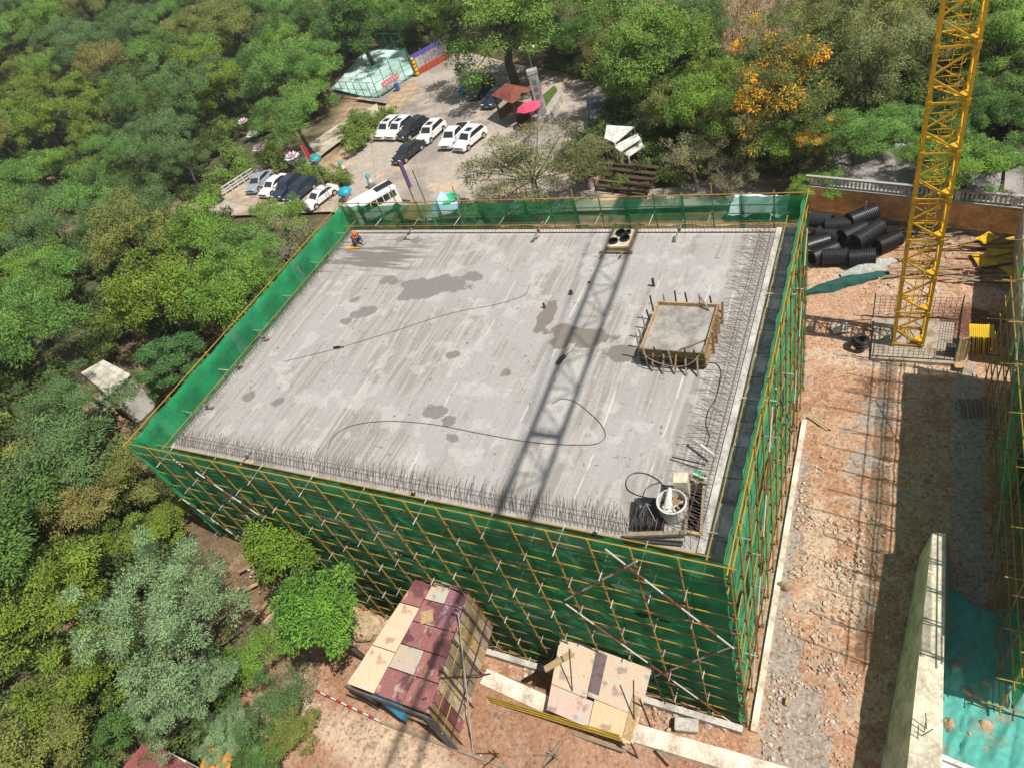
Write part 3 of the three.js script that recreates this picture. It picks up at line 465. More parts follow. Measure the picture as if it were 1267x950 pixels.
{ // foundation pit of the crane: concrete pad, posts, mesh guard panels
  struct('crane_footing', uvWorld(box(4.5, 0.3, 3.7, 2.75, 0.06, -37.0)), mat(.50, .43, .34, { map: rep(T.worn, .35), ...bump(.01) }));
  const f = thing('guard_fence', 'green post and dark wire mesh guard round the foot of the crane', 'fence');
  const P = [[0.6, -35.3], [5.0, -35.4], [5.3, -39.3], [0.4, -39.2]];
  P.forEach((p, i) => { mesh('post', bar(V(p[0], 0, p[1]), V(p[0], 2.1, p[1]), 0.04, 7), mat(0.02, 0.16, 0.08), f);
    if (i === 3) return;
    const q = P[(i + 1) % 4], w = [], Lx = q[0] - p[0], Lz = q[1] - p[1], hgt = i ? 1.9 : 1.15;
    for (let t = 0; t <= 1.001; t += 1 / 16) w.push(bar(V(p[0] + Lx * t, .25, p[1] + Lz * t), V(p[0] + Lx * t, hgt, p[1] + Lz * t), 0.014, 4));
    for (let y = .3; y <= hgt; y += .26) w.push(bar(V(p[0], y, p[1]), V(q[0], y, q[1]), 0.014, 4));
    mesh('mesh_panel', w, M.steelDark, f); });
  solo('cable_drum', 'dark heap of coiled cable at the left foot of the crane', 'cable', (() => { const r = rng(3), g = []; for (let i = 0; i < 14; i++) { const t = new THREE.TorusGeometry(rr(.3, .5, r), .045, 5, 18); t.rotateX(Math.PI / 2 + rr(-.35, .35, r)); t.translate(-0.2 + rr(-.15, .15, r), .25 + i * .045, -36.2 + rr(-.15, .15, r)); g.push(t); } return g; })(), M.black);
  solo('guard_rail', 'rusty low rail frame beside the coiled cable', 'railing', [bar(V(-1.2, 0, -37.6), V(-1.2, 1, -37.6), .03), bar(V(.3, 0, -37.9), V(.3, 1, -37.9), .03), bar(V(-1.2, 1, -37.6), V(.3, 1, -37.9), .03), bar(V(-1.2, .5, -37.6), V(.3, .5, -37.9), .03)], M.rust);
  const st = thing('panel_stack', 'upright row of yellow steel panels leaning right of the crane foot', 'panel stack');
  const r = rng(9); for (let i = 0; i < 12; i++) mesh('panel', [box(.05, 1.35 + rr(-.08, .08, r), 1.1, 5.75 + i * .105, .72, -36.9 + rr(-.1, .1, r), rr(-.06, .06, r), 0, .12), box(.09, .07, 1.12, 5.66 + i * .105, 1.38, -36.9)], M.yellow, st);
  solo('box', 'small pale wooden box on the earth in front of the yellow panel row', 'box', [rbox(.42, .32, .42, .02, 5.25, .2, -34.9), box(.46, .03, .46, 5.25, .37, -34.9)], M.timberPale);
  const tw = thing('timber_stand', 'upright timber boards between the crane guard and the yellow panels', 'timber boards');
  for (let i = 0; i < 4; i++) mesh('board', beam(V(5.15 + i * .14, 0, -35.5 - i * .1), V(5.2 + i * .16, 1.5 - i * .12, -36.1), .12, .04), i % 2 ? M.timber : M.timberPale, tw);
  const eb = thing('switch_box', 'black electric box standing at the right foot of the crane', 'electric box', V(4.75, 0, -35.9)); mesh('case', rbox(.5, .95, .4, .03, 0, .55, 0), M.steelDark, eb); mesh('door', rbox(.44, .8, .02, .01, 0, .55, .215), M.black, eb); mesh('stand', [box(.05, .1, .3, -.2, .05, 0), box(.05, .1, .3, .2, .05, 0)], M.rust, eb);
  solo('sack', 'pale empty sack lying on the red earth left of the crane', 'sack', (() => { const g = new THREE.PlaneGeometry(1.1, .9, 8, 8), p = g.attributes.position; for (let i = 0; i < p.count; i++) p.setZ(i, .16 + .12 * fbm(p.getX(i) * 4 + 3, p.getY(i) * 4, 3)); g.rotateX(-Math.PI / 2); g.rotateY(.4); const q = px(1040, 409, 0); g.translate(q.x, 0, q.z); g.computeVertexNormals(); return g; })(), M.concretePale);
}
{ // black corrugated pipes heaped by the back wall
  const prof = []; for (let i = 0; i <= 64; i++) { const t = i / 64; prof.push(new THREE.Vector2(0.535 + (Math.floor(i / 2) % 2 ? 0.065 : 0), t - 0.5)); }
  const outer = new THREE.LatheGeometry(prof, 26), inner = new THREE.CylinderGeometry(0.52, 0.52, 1, 26, 1, true), ends = [0.5, -0.5].map((y) => new THREE.RingGeometry(0.52, 0.6, 26).rotateX(-Math.PI / 2).translate(0, y, 0));
  const geo = merge([outer, inner, ...ends]); geo.computeVertexNormals();
  const m = mat(0.035, 0.036, 0.04, { rough: 0.36 });
  const L = [
    ['rear end of the pile, sloping up to the right on top', 346, 205, 466, 158, 1.75], ['at the top left of the pile beside the scaffold net', 168, 196, 246, 208, 1.55], ['lying across the top middle of the pile', 232, 228, 352, 222, 1.45],
    ['open end facing the scaffold, upper middle of the pile', 312, 282, 415, 235, 1.35], ['open end showing, lower right of the pile middle', 372, 305, 492, 228, 1.25], ['lying apart at the right end of the pile', 478, 325, 575, 282, .6],
    ['resting under the top middle pipe', 205, 262, 300, 285, 1.0], ['second from the scaffold in the middle row', 160, 320, 225, 300, 1.1], ['in the bottom row with its end at the scaffold', 170, 378, 285, 330, .6],
    ['lying in front in the bottom row, open end towards the scaffold', 228, 372, 332, 368, .6], ['lying in front in the bottom row, nearest the crane', 346, 380, 462, 370, .6], ['tilted behind the two right pipes', 430, 235, 488, 240, .9], ['half hidden at the left of the pile', 165, 250, 205, 252, .8]];
  for (const [l, ax, ay, bx, by, h] of L) { const a = px(960 + ax / 3.8, 220 + ay / 3.8, h), b = px(960 + bx / 3.8, 220 + by / 3.8, h);
    const d = b.clone().sub(a), o = solo('drain_pipe', 'black ribbed plastic pipe, ' + l, 'pipe', geo, m, 'black ribbed pipes in the heap'); o.position.copy(a).lerp(b, .5); o.quaternion.setFromUnitVectors(V(0, 1, 0), d.clone().normalize()); o.scale.set(1.04, Math.max(d.length(), 1.7) * 1.02, 1.04); }
}
{ // orange wall with balustrade
  const A = V(-5.2, 0, -51.4), B = V(14, 0, -46.6), w = thing('orange_wall', 'orange painted retaining wall with a white balustrade along the street', 'wall'), d = B.clone().sub(A), L = d.length(), u = d.clone().normalize(), ang = -Math.atan2(d.z, d.x);
  const at = (t, y) => A.clone().addScaledVector(u, t).setY(y);
  mesh('wall_face', uvWorld(beam(at(0, 1.45), at(L, 1.45), .4, 2.1)), mat(0.86, 0.46, 0.19, { rough: .9, map: rep(T.mottle, .2) }), w);
  mesh('wall_foot', uvWorld(beam(at(0, .2), at(L, .2), .44, .5)), M.concreteDark, w);
  mesh('coping', beam(at(0, 2.56), at(L, 2.56), .5, .12), M.concrete, w);
  mesh('hand_rail', beam(at(0, 3.36), at(L, 3.36), .24, .12), M.concrete, w);
  const prof = [[.05, 0], [.07, .03], [.045, .12], [.085, .28], [.075, .38], [.045, .52], [.07, .66], [.05, .7]].map((p) => new THREE.Vector2(...p)), g = new THREE.LatheGeometry(prof, 8);
  for (let t = .3; t < L; t += .28) { if (Math.abs(t % 3.4) < .2) { mesh('pier', box(.32, .74, .32, ...at(t, 2.99).toArray(), ang), M.white, w); continue; } const m = mesh('baluster', g, M.white, w); m.position.copy(at(t, 2.62)); }
}
{ // materials scattered behind the crane
  const r = rng(31), tm = [M.timber, M.timberGrey, M.timberPale, M.timberDark];
  const c0 = px(1150, 318, 0);
  for (let i = 0; i < 46; i++) { const a = V(c0.x + rr(-3.6, 4.4, r), .12 + .012 * i, c0.z + rr(-2.4, 3.0, r)), t = rr(-.35, .25, r), L = rr(1.4, 3.6, r); solo('timber_plank', 'weathered timber length in the litter of boards behind the crane', 'plank', beam(a, a.clone().add(V(Math.cos(t) * L, rr(-.05, .12, r), Math.sin(t) * L)), rr(.08, .18, r), rr(.03, .07, r)), tm[(r() * 4) | 0], 'timber lengths littering the yard behind the crane'); }
  const yp = [[1238, 318, 3.0, 1.7, .25, 'broad yellow panel lying flat at the right edge behind the crane, nearest the crane'], [1250, 303, 2.8, 1.5, .42, 'yellow panel lying on the others at the right edge below the orange wall'], [1262, 330, 2.0, 1.2, .5, 'yellow panel tilted at the front right of the yellow pile'], [1222, 297, 1.1, .9, .6, 'crumpled yellow sheet at the left end of the yellow pile']];
  yp.forEach(([a, b, w, d, h, l], i) => { const p = px(a, b, h); const t = thing('formwork_sheet', l, 'formwork sheet', p, .3 + .12 * i); const g = new THREE.BoxGeometry(w, .05, d, 10, 1, 8); if (i === 3) { const q = g.attributes.position; for (let k = 0; k < q.count; k++) q.setY(k, q.getY(k) + .35 * fbm(q.getX(k) * 3, q.getZ(k) * 3, 3)); g.computeVertexNormals(); } mesh('sheet', g, M.yellow, t); if (i !== 3) mesh('rib', [-.4, 0, .4].map((x) => box(.06, .06, d * .96, x * w * .9, -.06, 0)), M.timber, t); });
  const netRoll = (a, b, w, h, seed) => { const n = 30, m = 10, pos = [], idx = [], uv = []; for (let i = 0; i <= n; i++) for (let j = 0; j <= m; j++) { const t = i / n, s = j / m * Math.PI, c = a.clone().lerp(b, t), env = Math.pow(Math.sin(Math.PI * clamp(t, .03, .97)), .5), k = .75 + .6 * fbm(t * 9 + seed, j * .5, 3); const d = b.clone().sub(a).setY(0).normalize(); pos.push(c.x - d.z * Math.cos(s) * w * env * k, .03 + Math.sin(s) * h * env * k, c.z + d.x * Math.cos(s) * w * env * k); uv.push(t * 6, j / m); } for (let i = 0; i < n; i++) for (let j = 0; j < m; j++) { const q = i * (m + 1) + j; idx.push(q, q + 1, q + m + 1, q + 1, q + m + 2, q + m + 1); } const g = new THREE.BufferGeometry(); g.setAttribute('position', new THREE.Float32BufferAttribute(pos, 3)); g.setAttribute('uv', new THREE.Float32BufferAttribute(uv, 2)); g.setIndex(idx); g.computeVertexNormals(); return g; };
  solo('net_bundle', 'dark teal net bundle lying in a long heap between the pipes and the crane', 'net', netRoll(px(990, 366), px(1100, 338), .42, .5, 3), mat(0.012, 0.12, 0.10, { map: rep(T.netweave, 1) }));
  solo('sheet_bundle', 'grey white plastic sheeting heaped behind the teal net bundle', 'plastic sheeting', netRoll(px(1040, 342), px(1112, 322), .5, .4, 8), mat(0.5, 0.5, 0.48, { map: rep(T.mottle, 1) }));
  const rb = thing('rebar_bundle', 'bundle of bent steel bars lying in the shade on the yard by the right scaffold', 'steel bars', px(1206, 506, .1), .2);
  for (let i = 0; i < 22; i++) { const x = -.85 + i * .08; mesh('bar', tube([V(x, rr(0, .1, r), -.75), V(x + .02, .38 + rr(0, .08, r), -.3), V(x, .4, .25), V(x + rr(-.05, .05, r), rr(0, .12, r), .7)], .017, 10, 5), i % 5 ? M.steelDark : M.poleGrey, rb); }
  for (let i = 0; i < 2; i++) { const p = px(1000 + i * 7, 516 + i * 3), q = px(1024 + i * 5, 533); solo('long_plank', i ? 'thin pale plank by the right foot of the big scaffold, lower one' : 'thin pale plank by the right foot of the big scaffold, upper one', 'plank', beam(p.setY(.12 + .03 * i), q.setY(.1 + .03 * i), .12, .05), M.timberPale); }
  for (const [a, b, h, l] of [[1064, 292, 3, 'first bare pole against the orange wall, by the pipes'], [1030, 262, 2.8, 'leaning bare pole at the left end of the orange wall']]) { const p = px(a, b); solo('post', l, 'post', bar(p, p.clone().add(V(.25, h, 0)), .05, 7), M.timber); }
}
{ // broken stone: rubble strips along the big scaffold, single boulders
  const r = rng(77), variants = [0, 1, 2].map((s) => { const g = new THREE.IcosahedronGeometry(1, 1), p = g.attributes.position; for (let i = 0; i < p.count; i++) { const v = V(p.getX(i), p.getY(i), p.getZ(i)), k = .7 + .6 * vnoise(v.x * 1.7 + s * 9 + 50, v.y * 1.7 + v.z * 2.3 + 50); p.setXYZ(i, v.x * k, v.y * k * .75, v.z * k); } g.computeVertexNormals(); return uvWorld(g); });
  const spots = []; const add = (n, f, a, b) => { for (let i = 0; i < n; i++) { const p = f(); if (fbm(p.x * .9 + 5, p.z * .9, 3) < .43 + .12 * r()) continue; p.s = a + (b - a) * Math.pow(r(), 5.5); spots.push(p); } };
  const gauss = () => (r() + r() + r() - 1.5) / 1.5;
  add(2600, () => V(-2.35 + 1.5 * Math.abs(gauss()), 0, rr(-27, -9.5, r)), .012, .125);
  add(2200, () => V(0.2 + gauss() * 2.6, 0, -21 + gauss() * 7), .012, .135);
  add(1500, () => V(0 + gauss() * 2.4, 0, -14 + gauss() * 5), .012, .1);
  add(4200, () => V(rr(-3, 6, r), 0, rr(-46, -9, r)), .012, .08);
  add(700, () => V(rr(-1, 6.5, r), 0, rr(-47, -42, r)), .03, .14);
  add(1200, () => V(rr(-26, -3, r), 0, rr(-8.6, -2, r)), .012, .06);
  add(500, () => V(rr(-30, -22, r), 0, rr(-11, -4, r)), .03, .25);
  add(420, () => V(rr(-16, -4, r), 0, rr(-11, -9.6, r)), .03, .2);
  const o = new THREE.Object3D(), c = new THREE.Color();
  variants.forEach((g, k) => { const l = spots.filter((_, i) => i % 3 === k), im = new THREE.InstancedMesh(g, M.rubble, l.length); l.forEach((p, i) => { o.position.set(p.x, terrain(p.x, p.z) + p.s * .2 + .02, p.z); o.rotation.set(r() * 6, r() * 6, r() * 6); o.scale.set(p.s, p.s * rr(.6, 1, r), p.s * rr(.7, 1.2, r)); o.updateMatrix(); im.setMatrixAt(i, o.matrix); const q = r(); c.setRGB(...(q < .45 ? [1.25, 1.2, 1.15] : q < .8 ? [1.0, .82, .68] : q < .84 ? [.85, .42, .36] : [.8, .8, .8])); im.setColorAt(i, c); });
    im.name = numbered('rubble'); tag(im, ['loose broken stone and brick strewn over the red yard', 'loose pale stone chips strewn over the red yard', 'loose reddish stone strewn over the red yard'][k], 'rubble'); stuff(im); im.castShadow = im.receiveShadow = true; scene.add(im); });
  for (const [a, b, s, l, h] of [[1222, 899, .34, 'largest tan boulder on the turquoise sheet', .25], [1174, 896, .3, 'tan boulder beside the concrete wall on the turquoise sheet', .25], [1200, 909, .2, 'small tan boulder between the two large ones on the turquoise sheet', .2], [1221, 926, .22, 'tan boulder lowest on the turquoise sheet', .2], [1199, 857, .26, 'flat brown clod at the middle of the turquoise sheet', .2], [1219, 846, .2, 'pale boulder near the right scaffold foot on the turquoise sheet', .2], [1188, 911, .12, 'smallest stone beside the concrete wall', .15], [973, 724, .42, 'dark hollow boulder in the rubble beside the big scaffold', .2], [976, 868, .22, 'pale boulder lying alone low in the yard', .15]]) { const p = px(a, b, h); const m = solo('boulder', l, 'boulder', variants[(a + b) % 3], M.rock); m.position.copy(p); m.scale.set(s, s * .8, s * .9); m.rotation.set(a, b, a * .7); }
}
{ // raking concrete wall at the lower right, turquoise ground sheet, white beam
  const t = [px(1154, 659, 3), px(1171, 660, 3), px(1166, 925, 3), px(1123, 950, 3)], b = [px(1137, 690, 0), px(1177, 690, 0), V(4.3, 0, -10.6), V(2.27, 0, -10.3)];
  for (const q of [t[2], t[3], b[2], b[3]]) { const k = q.y ? (q === t[2] ? 2.2 : .9) : (q === b[2] ? 2.2 : .9); q.z += k; }
  t[3].x -= .06; b[3].x -= .1;
  const pos = [], quad = (a, c, d, e) => { for (const p of [a, c, d, a, d, e]) pos.push(p.x, p.y, p.z); };
  const nz = 10, seg = (arr0, arr1, i) => arr0.clone().lerp(arr1, i);
  for (let i = 0; i < nz; i++) { const u = i / nz, v = (i + 1) / nz, T0 = [seg(t[0], t[3], u), seg(t[1], t[2], u)], T1 = [seg(t[0], t[3], v), seg(t[1], t[2], v)], B0 = [seg(b[0], b[3], u), seg(b[1], b[2], u)], B1 = [seg(b[0], b[3], v), seg(b[1], b[2], v)]; quad(T0[0], T1[0], T1[1], T0[1]); quad(B0[0], B1[0], T1[0], T0[0]); quad(T0[1], T1[1], B1[1], B0[1]); if (i === 0) quad(T0[0], T0[1], B0[1], B0[0]); if (i === nz - 1) quad(T1[0], B1[0], B1[1], T1[1]); }
  const g = new THREE.BufferGeometry(); g.setAttribute('position', new THREE.Float32BufferAttribute(pos, 3)); g.computeVertexNormals();
  const w = thing('concrete_wall', 'thick raking concrete wall with a broad pale top standing in the yard', 'wall');
  mesh('wall_body', uvWorld(g), mat(0.72, 0.655, 0.51, { rough: .9, map: rep(T.mottle, .22), ...bump(.01) }), w);
  const pr = px(1140, 915, 3); for (let i = 0; i < 4; i++) mesh('rebar', bar(V(pr.x + .1 * i - .1, 2.9, pr.z - .15 * i), V(pr.x + rr(-.2, .3), 3.9, pr.z - .2 * i + rr(-.2, .1)), .02, 5), M.rebar, w);
  const wz = thing('white_beam', 'white concrete beam lying at the bottom edge right of the raking wall', 'beam'); mesh('beam_body', uvWorld(beam(px(1138, 938, 2.2), px(1225, 975, 2.2), .9, .35)), M.white, wz); mesh('slot', beam(px(1160, 938, 2.4), px(1215, 960, 2.4), .07, .05), M.concreteDark, wz);
  const nx = 60, nn = 70, P = [], U = [], I = [];
  for (let j = 0; j <= nn; j++) for (let i = 0; i <= nx; i++) { const x = lerp(4.2, 9.6, i / nx), z = lerp(-19.6, -6, j / nn), edge = Math.min(i, nx - i, j, nn - j) < 1; const hh = .1 + .34 * Math.pow(Math.abs(fbm(x * 1.3 + z * .5, z * .45 - x * .2, 4) - .5) * 2, .7) + .16 * Math.abs(fbm(x * 2.6 - z * 1.5, z * 2.2, 3) - .5) + (x > 5.2 ? .25 * sstep(-17, -12, z) * fbm(x, z, 2) : 0); P.push(x + (j < 3 ? .6 * (fbm(x * 2, 5) - .5) : 0), edge ? .02 : hh, z + (j < 4 ? 1.5 * (fbm(x * 1.1, 8, 3) - .5) : 0)); U.push(x, z); }
  for (let j = 0; j < nn; j++) for (let i = 0; i < nx; i++) { const q = j * (nx + 1) + i; I.push(q, q + nx + 1, q + 1, q + 1, q + nx + 1, q + nx + 2); }
  const tg = new THREE.BufferGeometry(); tg.setAttribute('position', new THREE.Float32BufferAttribute(P, 3)); tg.setAttribute('uv', new THREE.Float32BufferAttribute(U, 2)); tg.setIndex(I); tg.computeVertexNormals();
  solo('ground_sheet', 'wrinkled turquoise dust sheet spread over the ground right of the raking wall', 'ground sheet', tg, mat(.72, .74, .76, { rough: .9, map: rep(T.dusty, .16) }));
}
// ---------------------------------------------------------------- things on the roof slab
{ // raised hatch cast in timber formwork
  const h = thing('hatch_formwork', 'square raised concrete upstand boxed in timber formwork with steel pins on the roof slab', 'formwork'), r = rng(13);
  const x0 = -8.62, x1 = -5.98, z0 = -23.92, z1 = -20.86, y = SLAB, H = .72, cx = (x0 + x1) / 2, cz = (z0 + z1) / 2;
  mesh('concrete_block', uvWorld(box(x1 - x0, H, z1 - z0, cx, y + H / 2, cz)), mat(0.36, 0.335, 0.31, { map: rep(T.mottle, .4), ...bump(.006) }), h);
  const bd = (w, d, x, z, m) => mesh('form_board', uvWorld(box(w, H + .18, d, x, y + (H + .18) / 2 + .01, z), .7), m, h);
  const mossy = mat(0.20, 0.15, 0.05, { map: rep(T.worn, .7) });
  bd(x1 - x0 + .16, .07, cx, z0 - .04, M.timberPale); bd(.07, z1 - z0 - .03, x0 - .04, cz, M.timberPale); bd(.07, z1 - z0 - .03, x1 + .04, cz, M.timber); bd(x1 - x0 + .16, .05, cx, z1 + .03, mossy);
  for (const t of [.2, .55]) { mesh('waler', beam(V(x0 - .1, y + t, z1 + .1), V(x1 + .1, y + t, z1 + .1), .07, .09), M.timberDark, h); mesh('waler', beam(V(x1 + .12, y + t, z0), V(x1 + .12, y + t, z1), .07, .09), M.timber, h); mesh('waler', beam(V(x0 - .12, y + t, z0), V(x0 - .12, y + t, z1), .07, .09), M.timberDark, h); }
  for (let i = 0; i < 5; i++) { const u = (i + .4) / 4.8; const pin = (x, z, dx, dz) => mesh('steel_pin', bar(V(x, y, z), V(x + dx, y + rr(1.15, 1.55, r), z + dz), .04, 6), r() < .5 ? M.poleGrey : M.steelDark, h);
    pin(lerp(x0, x1, u), z0 - .14, rr(-.15, .05, r), rr(-.2, 0, r)); pin(lerp(x0, x1, u), z1 + .18, rr(-.12, .1, r), rr(-.05, .2, r)); pin(x0 - .2, lerp(z0, z1, u), rr(-.15, .0, r), 0); if (i < 4) mesh('batten', beam(V(x1 + .22, y, lerp(z0, z1, u)), V(x1 + .2 + rr(-.1, .1, r), y + rr(1, 1.4, r), lerp(z0, z1, u) + rr(-.3, .2, r)), .11, .05), i % 2 ? M.timberPale : M.timber, h); }
  mesh('prop', beam(V(x1 + .1, y + .25, z0 + .5), V(x1 - .75, y + H + .55, z0 - .1), .07), M.timberGrey, h);
  mesh('prop', beam(V(x1 - .1, y + H + .05, z1 - .9), V(x1 - 1.0, y + H + .1, z1 - .2), .06), M.timberGrey, h);
  for (let i = 0; i < 5; i++) mesh('strut', beam(V(x0 + .5 + i * .5, y + .05, z1 + .5 + rr(-.1, .1, r)), V(x0 + .4 + i * .5 + rr(-.3, .3, r), y + .75, z1 + .1), .07, .05), i % 2 ? M.timberGrey : M.timber, h);
  const w = solo('hose', 'pale hose drooping across the near side of the square formwork', 'hose', tube([V(x0 - .1, y + H + .2, z1 - .2), V(x0 + .25, y + .75, z1 + .3), V(cx - .2, y + .45, z1 + .45), V(cx + .5, y + .42, z1 + .42), V(x1 - .3, y + .7, z1 + .3), V(x1 + .1, y + H + .25, z1 - .6)], .022, 40, 6), M.timberGrey); void w;
}
{ // small formwork with pipe sleeves at the back edge
  const h = thing('sleeve_box', 'small timber framed concrete upstand with dark pipe sleeves at the back edge of the roof', 'formwork'), y = SLAB, x0 = -12.75, x1 = -11.6, z0 = -30.3, z1 = -28.8, cx = (x0 + x1) / 2, cz = (z0 + z1) / 2;
  const s = new THREE.Shape([[x0, -z1], [x1, -z1], [x1, -z0], [x0, -z0]].map((p) => new THREE.Vector2(...p))); const hs = [[cx - .28, cz + .35, .24], [cx + .28, cz + .1, .26], [cx - .1, cz - .4, .25], [cx + .3, cz - .45, .16]];
  for (const [a, b, q] of hs) { const p = new THREE.Path(); p.absarc(a, -b, q, 0, Math.PI * 2, true); s.holes.push(p); }
  const g = new THREE.ExtrudeGeometry(s, { depth: .38, bevelEnabled: false, curveSegments: 16 }); g.rotateX(-Math.PI / 2); g.translate(0, y, 0); mesh('concrete_block', uvWorld(g), M.concretePale, h);
  for (const [a, b, q] of hs) { mesh('sleeve', [new THREE.CylinderGeometry(q - .005, q - .005, .46, 18, 1, true).translate(a, y + .25, b), new THREE.TorusGeometry(q, .025, 6, 18).rotateX(Math.PI / 2).translate(a, y + .48, b)], M.black, h); mesh('sleeve_floor', new THREE.CircleGeometry(q, 16).rotateX(-Math.PI / 2).translate(a, y + .02, b), M.black, h); }
  for (const [w, d, x, z] of [[x1 - x0 + .1, .06, cx, z1 + .04], [x1 - x0 + .1, .06, cx, z0 - .04], [.06, z1 - z0, x0 - .04, cz], [.06, z1 - z0, x1 + .04, cz]]) mesh('form_board', uvWorld(box(w, .34, d, x, y + .18, z), .7), M.timber, h);
  mesh('waler', [beam(V(x0 - .4, y + .12, z1 + .12), V(x1 + .3, y + .12, z1 + .12), .08), beam(V(x0 - .1, y + .2, z1 + .2), V(x0 - .16, y + .2, z1 + .6), .08), beam(V(x1 - .2, y + .2, z1 + .2), V(x1 - .26, y + .2, z1 + .6), .08)], M.timberGrey, h);
}
{ // white drum and litter round the shaft opening
  const c = sp(834, 636), d = thing('white_drum', 'open white plastic drum with sticks in it beside the dark shaft opening', 'drum', c);
  mesh('shell', new THREE.LatheGeometry([[0.0, .03], [.46, .03], [.49, .2], [.5, .75], [.54, .78], [.54, .84], [.46, .84], [.44, .12], [0, .1]].map((p) => new THREE.Vector2(...p)), 28), M.white, d);
  const r = rng(41); mesh('filling', (() => { const g = new THREE.CircleGeometry(.45, 20); g.rotateX(-Math.PI / 2); g.translate(0, .46, 0); return g; })(), M.timberDark, d);
  for (let i = 0; i < 9; i++) { const a = rr(0, 6.3, r), b = a + Math.PI + rr(-.7, .7, r); mesh('stick', beam(V(Math.cos(a) * .4, .48 + rr(0, .1, r), Math.sin(a) * .4), V(Math.cos(b) * .4, .7 + rr(0, .25, r), Math.sin(b) * .4), .06, .035), i % 3 ? M.timber : M.white, d); }
  const cp = sp(832, 622, .8); solo('plastic_pipe', 'white tapered plastic chute leaning in the white drum', 'pipe', bar(sp(826, 634, .6), sp(829, 603, 1.2), .2, 14, .06), M.white); void cp;
  const p = sp(846, 612); solo('concrete_post', 'pale stub of concrete column behind the white drum', 'column', uvWorld(box(.5, 1.1, .45, p.x, SLAB + .55, p.z, .15)), M.concretePale);
  const s = thing('shaft_formwork', 'rough timber edging with splinters round the dark shaft opening', 'formwork');
  for (let i = 0; i < 4; i++) { const a = hole[i], b = hole[(i + 1) % 4]; mesh('edge_board', uvWorld(beam(V(a.x, SLAB + .09, a.z), V(b.x, SLAB + .09, b.z), .1, .2)), i % 2 ? M.timberGrey : M.timberPale, s); }
  for (let i = 0; i < 12; i++) { const a = sp(rr(846, 878, r), rr(592, 604, r)); mesh('splinter', beam(a.clone().setY(SLAB + .1 + .03 * i), sp(rr(848, 882, r), rr(590, 606, r)).setY(SLAB + .15 + .03 * i), .08, .03), i % 2 ? M.concretePale : M.timberGrey, s); }
  for (let i = 0; i < 14; i++) { const a = sp(849 + i * .5, 604 + i * 4.2, .12), b = sp(876, 612 + i * 4.3, .2); mesh('net_bar', bar(a, b, .012, 4), M.rebar, s); }
  solo('green_bucket', 'small bright green plastic bucket by the shaft opening', 'bucket', (() => { const g = new THREE.LatheGeometry([[0, .2], [.16, .18], [.22, .08], [.24, 0]].map((q) => new THREE.Vector2(...q)), 12); const q = sp(863, 589, .1); g.translate(q.x, q.y, q.z); return g; })(), mat(.01, .4, .2));
  const bl = sp(804, 640); solo('black_tray', 'crumpled black plastic tray left of the white drum', 'tray', (() => { const g = new THREE.BoxGeometry(1.1, .28, 1.25, 8, 2, 8), q = g.attributes.position; for (let i = 0; i < q.count; i++) { const k = fbm(q.getX(i) * 3 + 7, q.getZ(i) * 3, 3); q.setY(i, q.getY(i) + (Math.abs(q.getX(i)) < .45 && Math.abs(q.getZ(i)) < .5 && q.getY(i) > .1 ? -.18 : .12 * k)); } g.rotateY(.2); g.computeVertexNormals(); g.translate(bl.x, SLAB + .16, bl.z); return g; })(), M.black);
  solo('timber_beam', 'long grey timber beam in front of the white drum', 'beam', uvWorld(beam(sp(773, 662, .3), sp(850, 659, .3), .16, .14)), M.timberGrey);
  solo('steel_channel', 'dark steel channel under the grey timber beam', 'steel channel', [beam(sp(775, 666, .12), sp(845, 672, .12), .2, .02), beam(sp(775, 665, .17), sp(845, 671, .17), .02, .12)], M.steelDark);
  solo('plastic_pipe', 'white plastic pipe lying across the starter bars at the right edge', 'pipe', bar(sp(858, 543, .5), sp(884, 563, .5), .06, 10), M.white);
  solo('steel_bar', 'dark steel bar lying below the white pipe at the right edge', 'steel bar', bar(sp(832, 565, .2), sp(873, 575, .35), .035, 6), M.steelDark);
  solo('black_tripod', 'small black tripod frame standing in the black tray', 'tripod', [[-.3, .2], [.3, .25], [0, -.35]].map(([a, b]) => bar(V(bl.x + a, SLAB + .25, bl.z + b), V(bl.x, SLAB + .9, bl.z), .02, 5)), M.poleGrey);
}
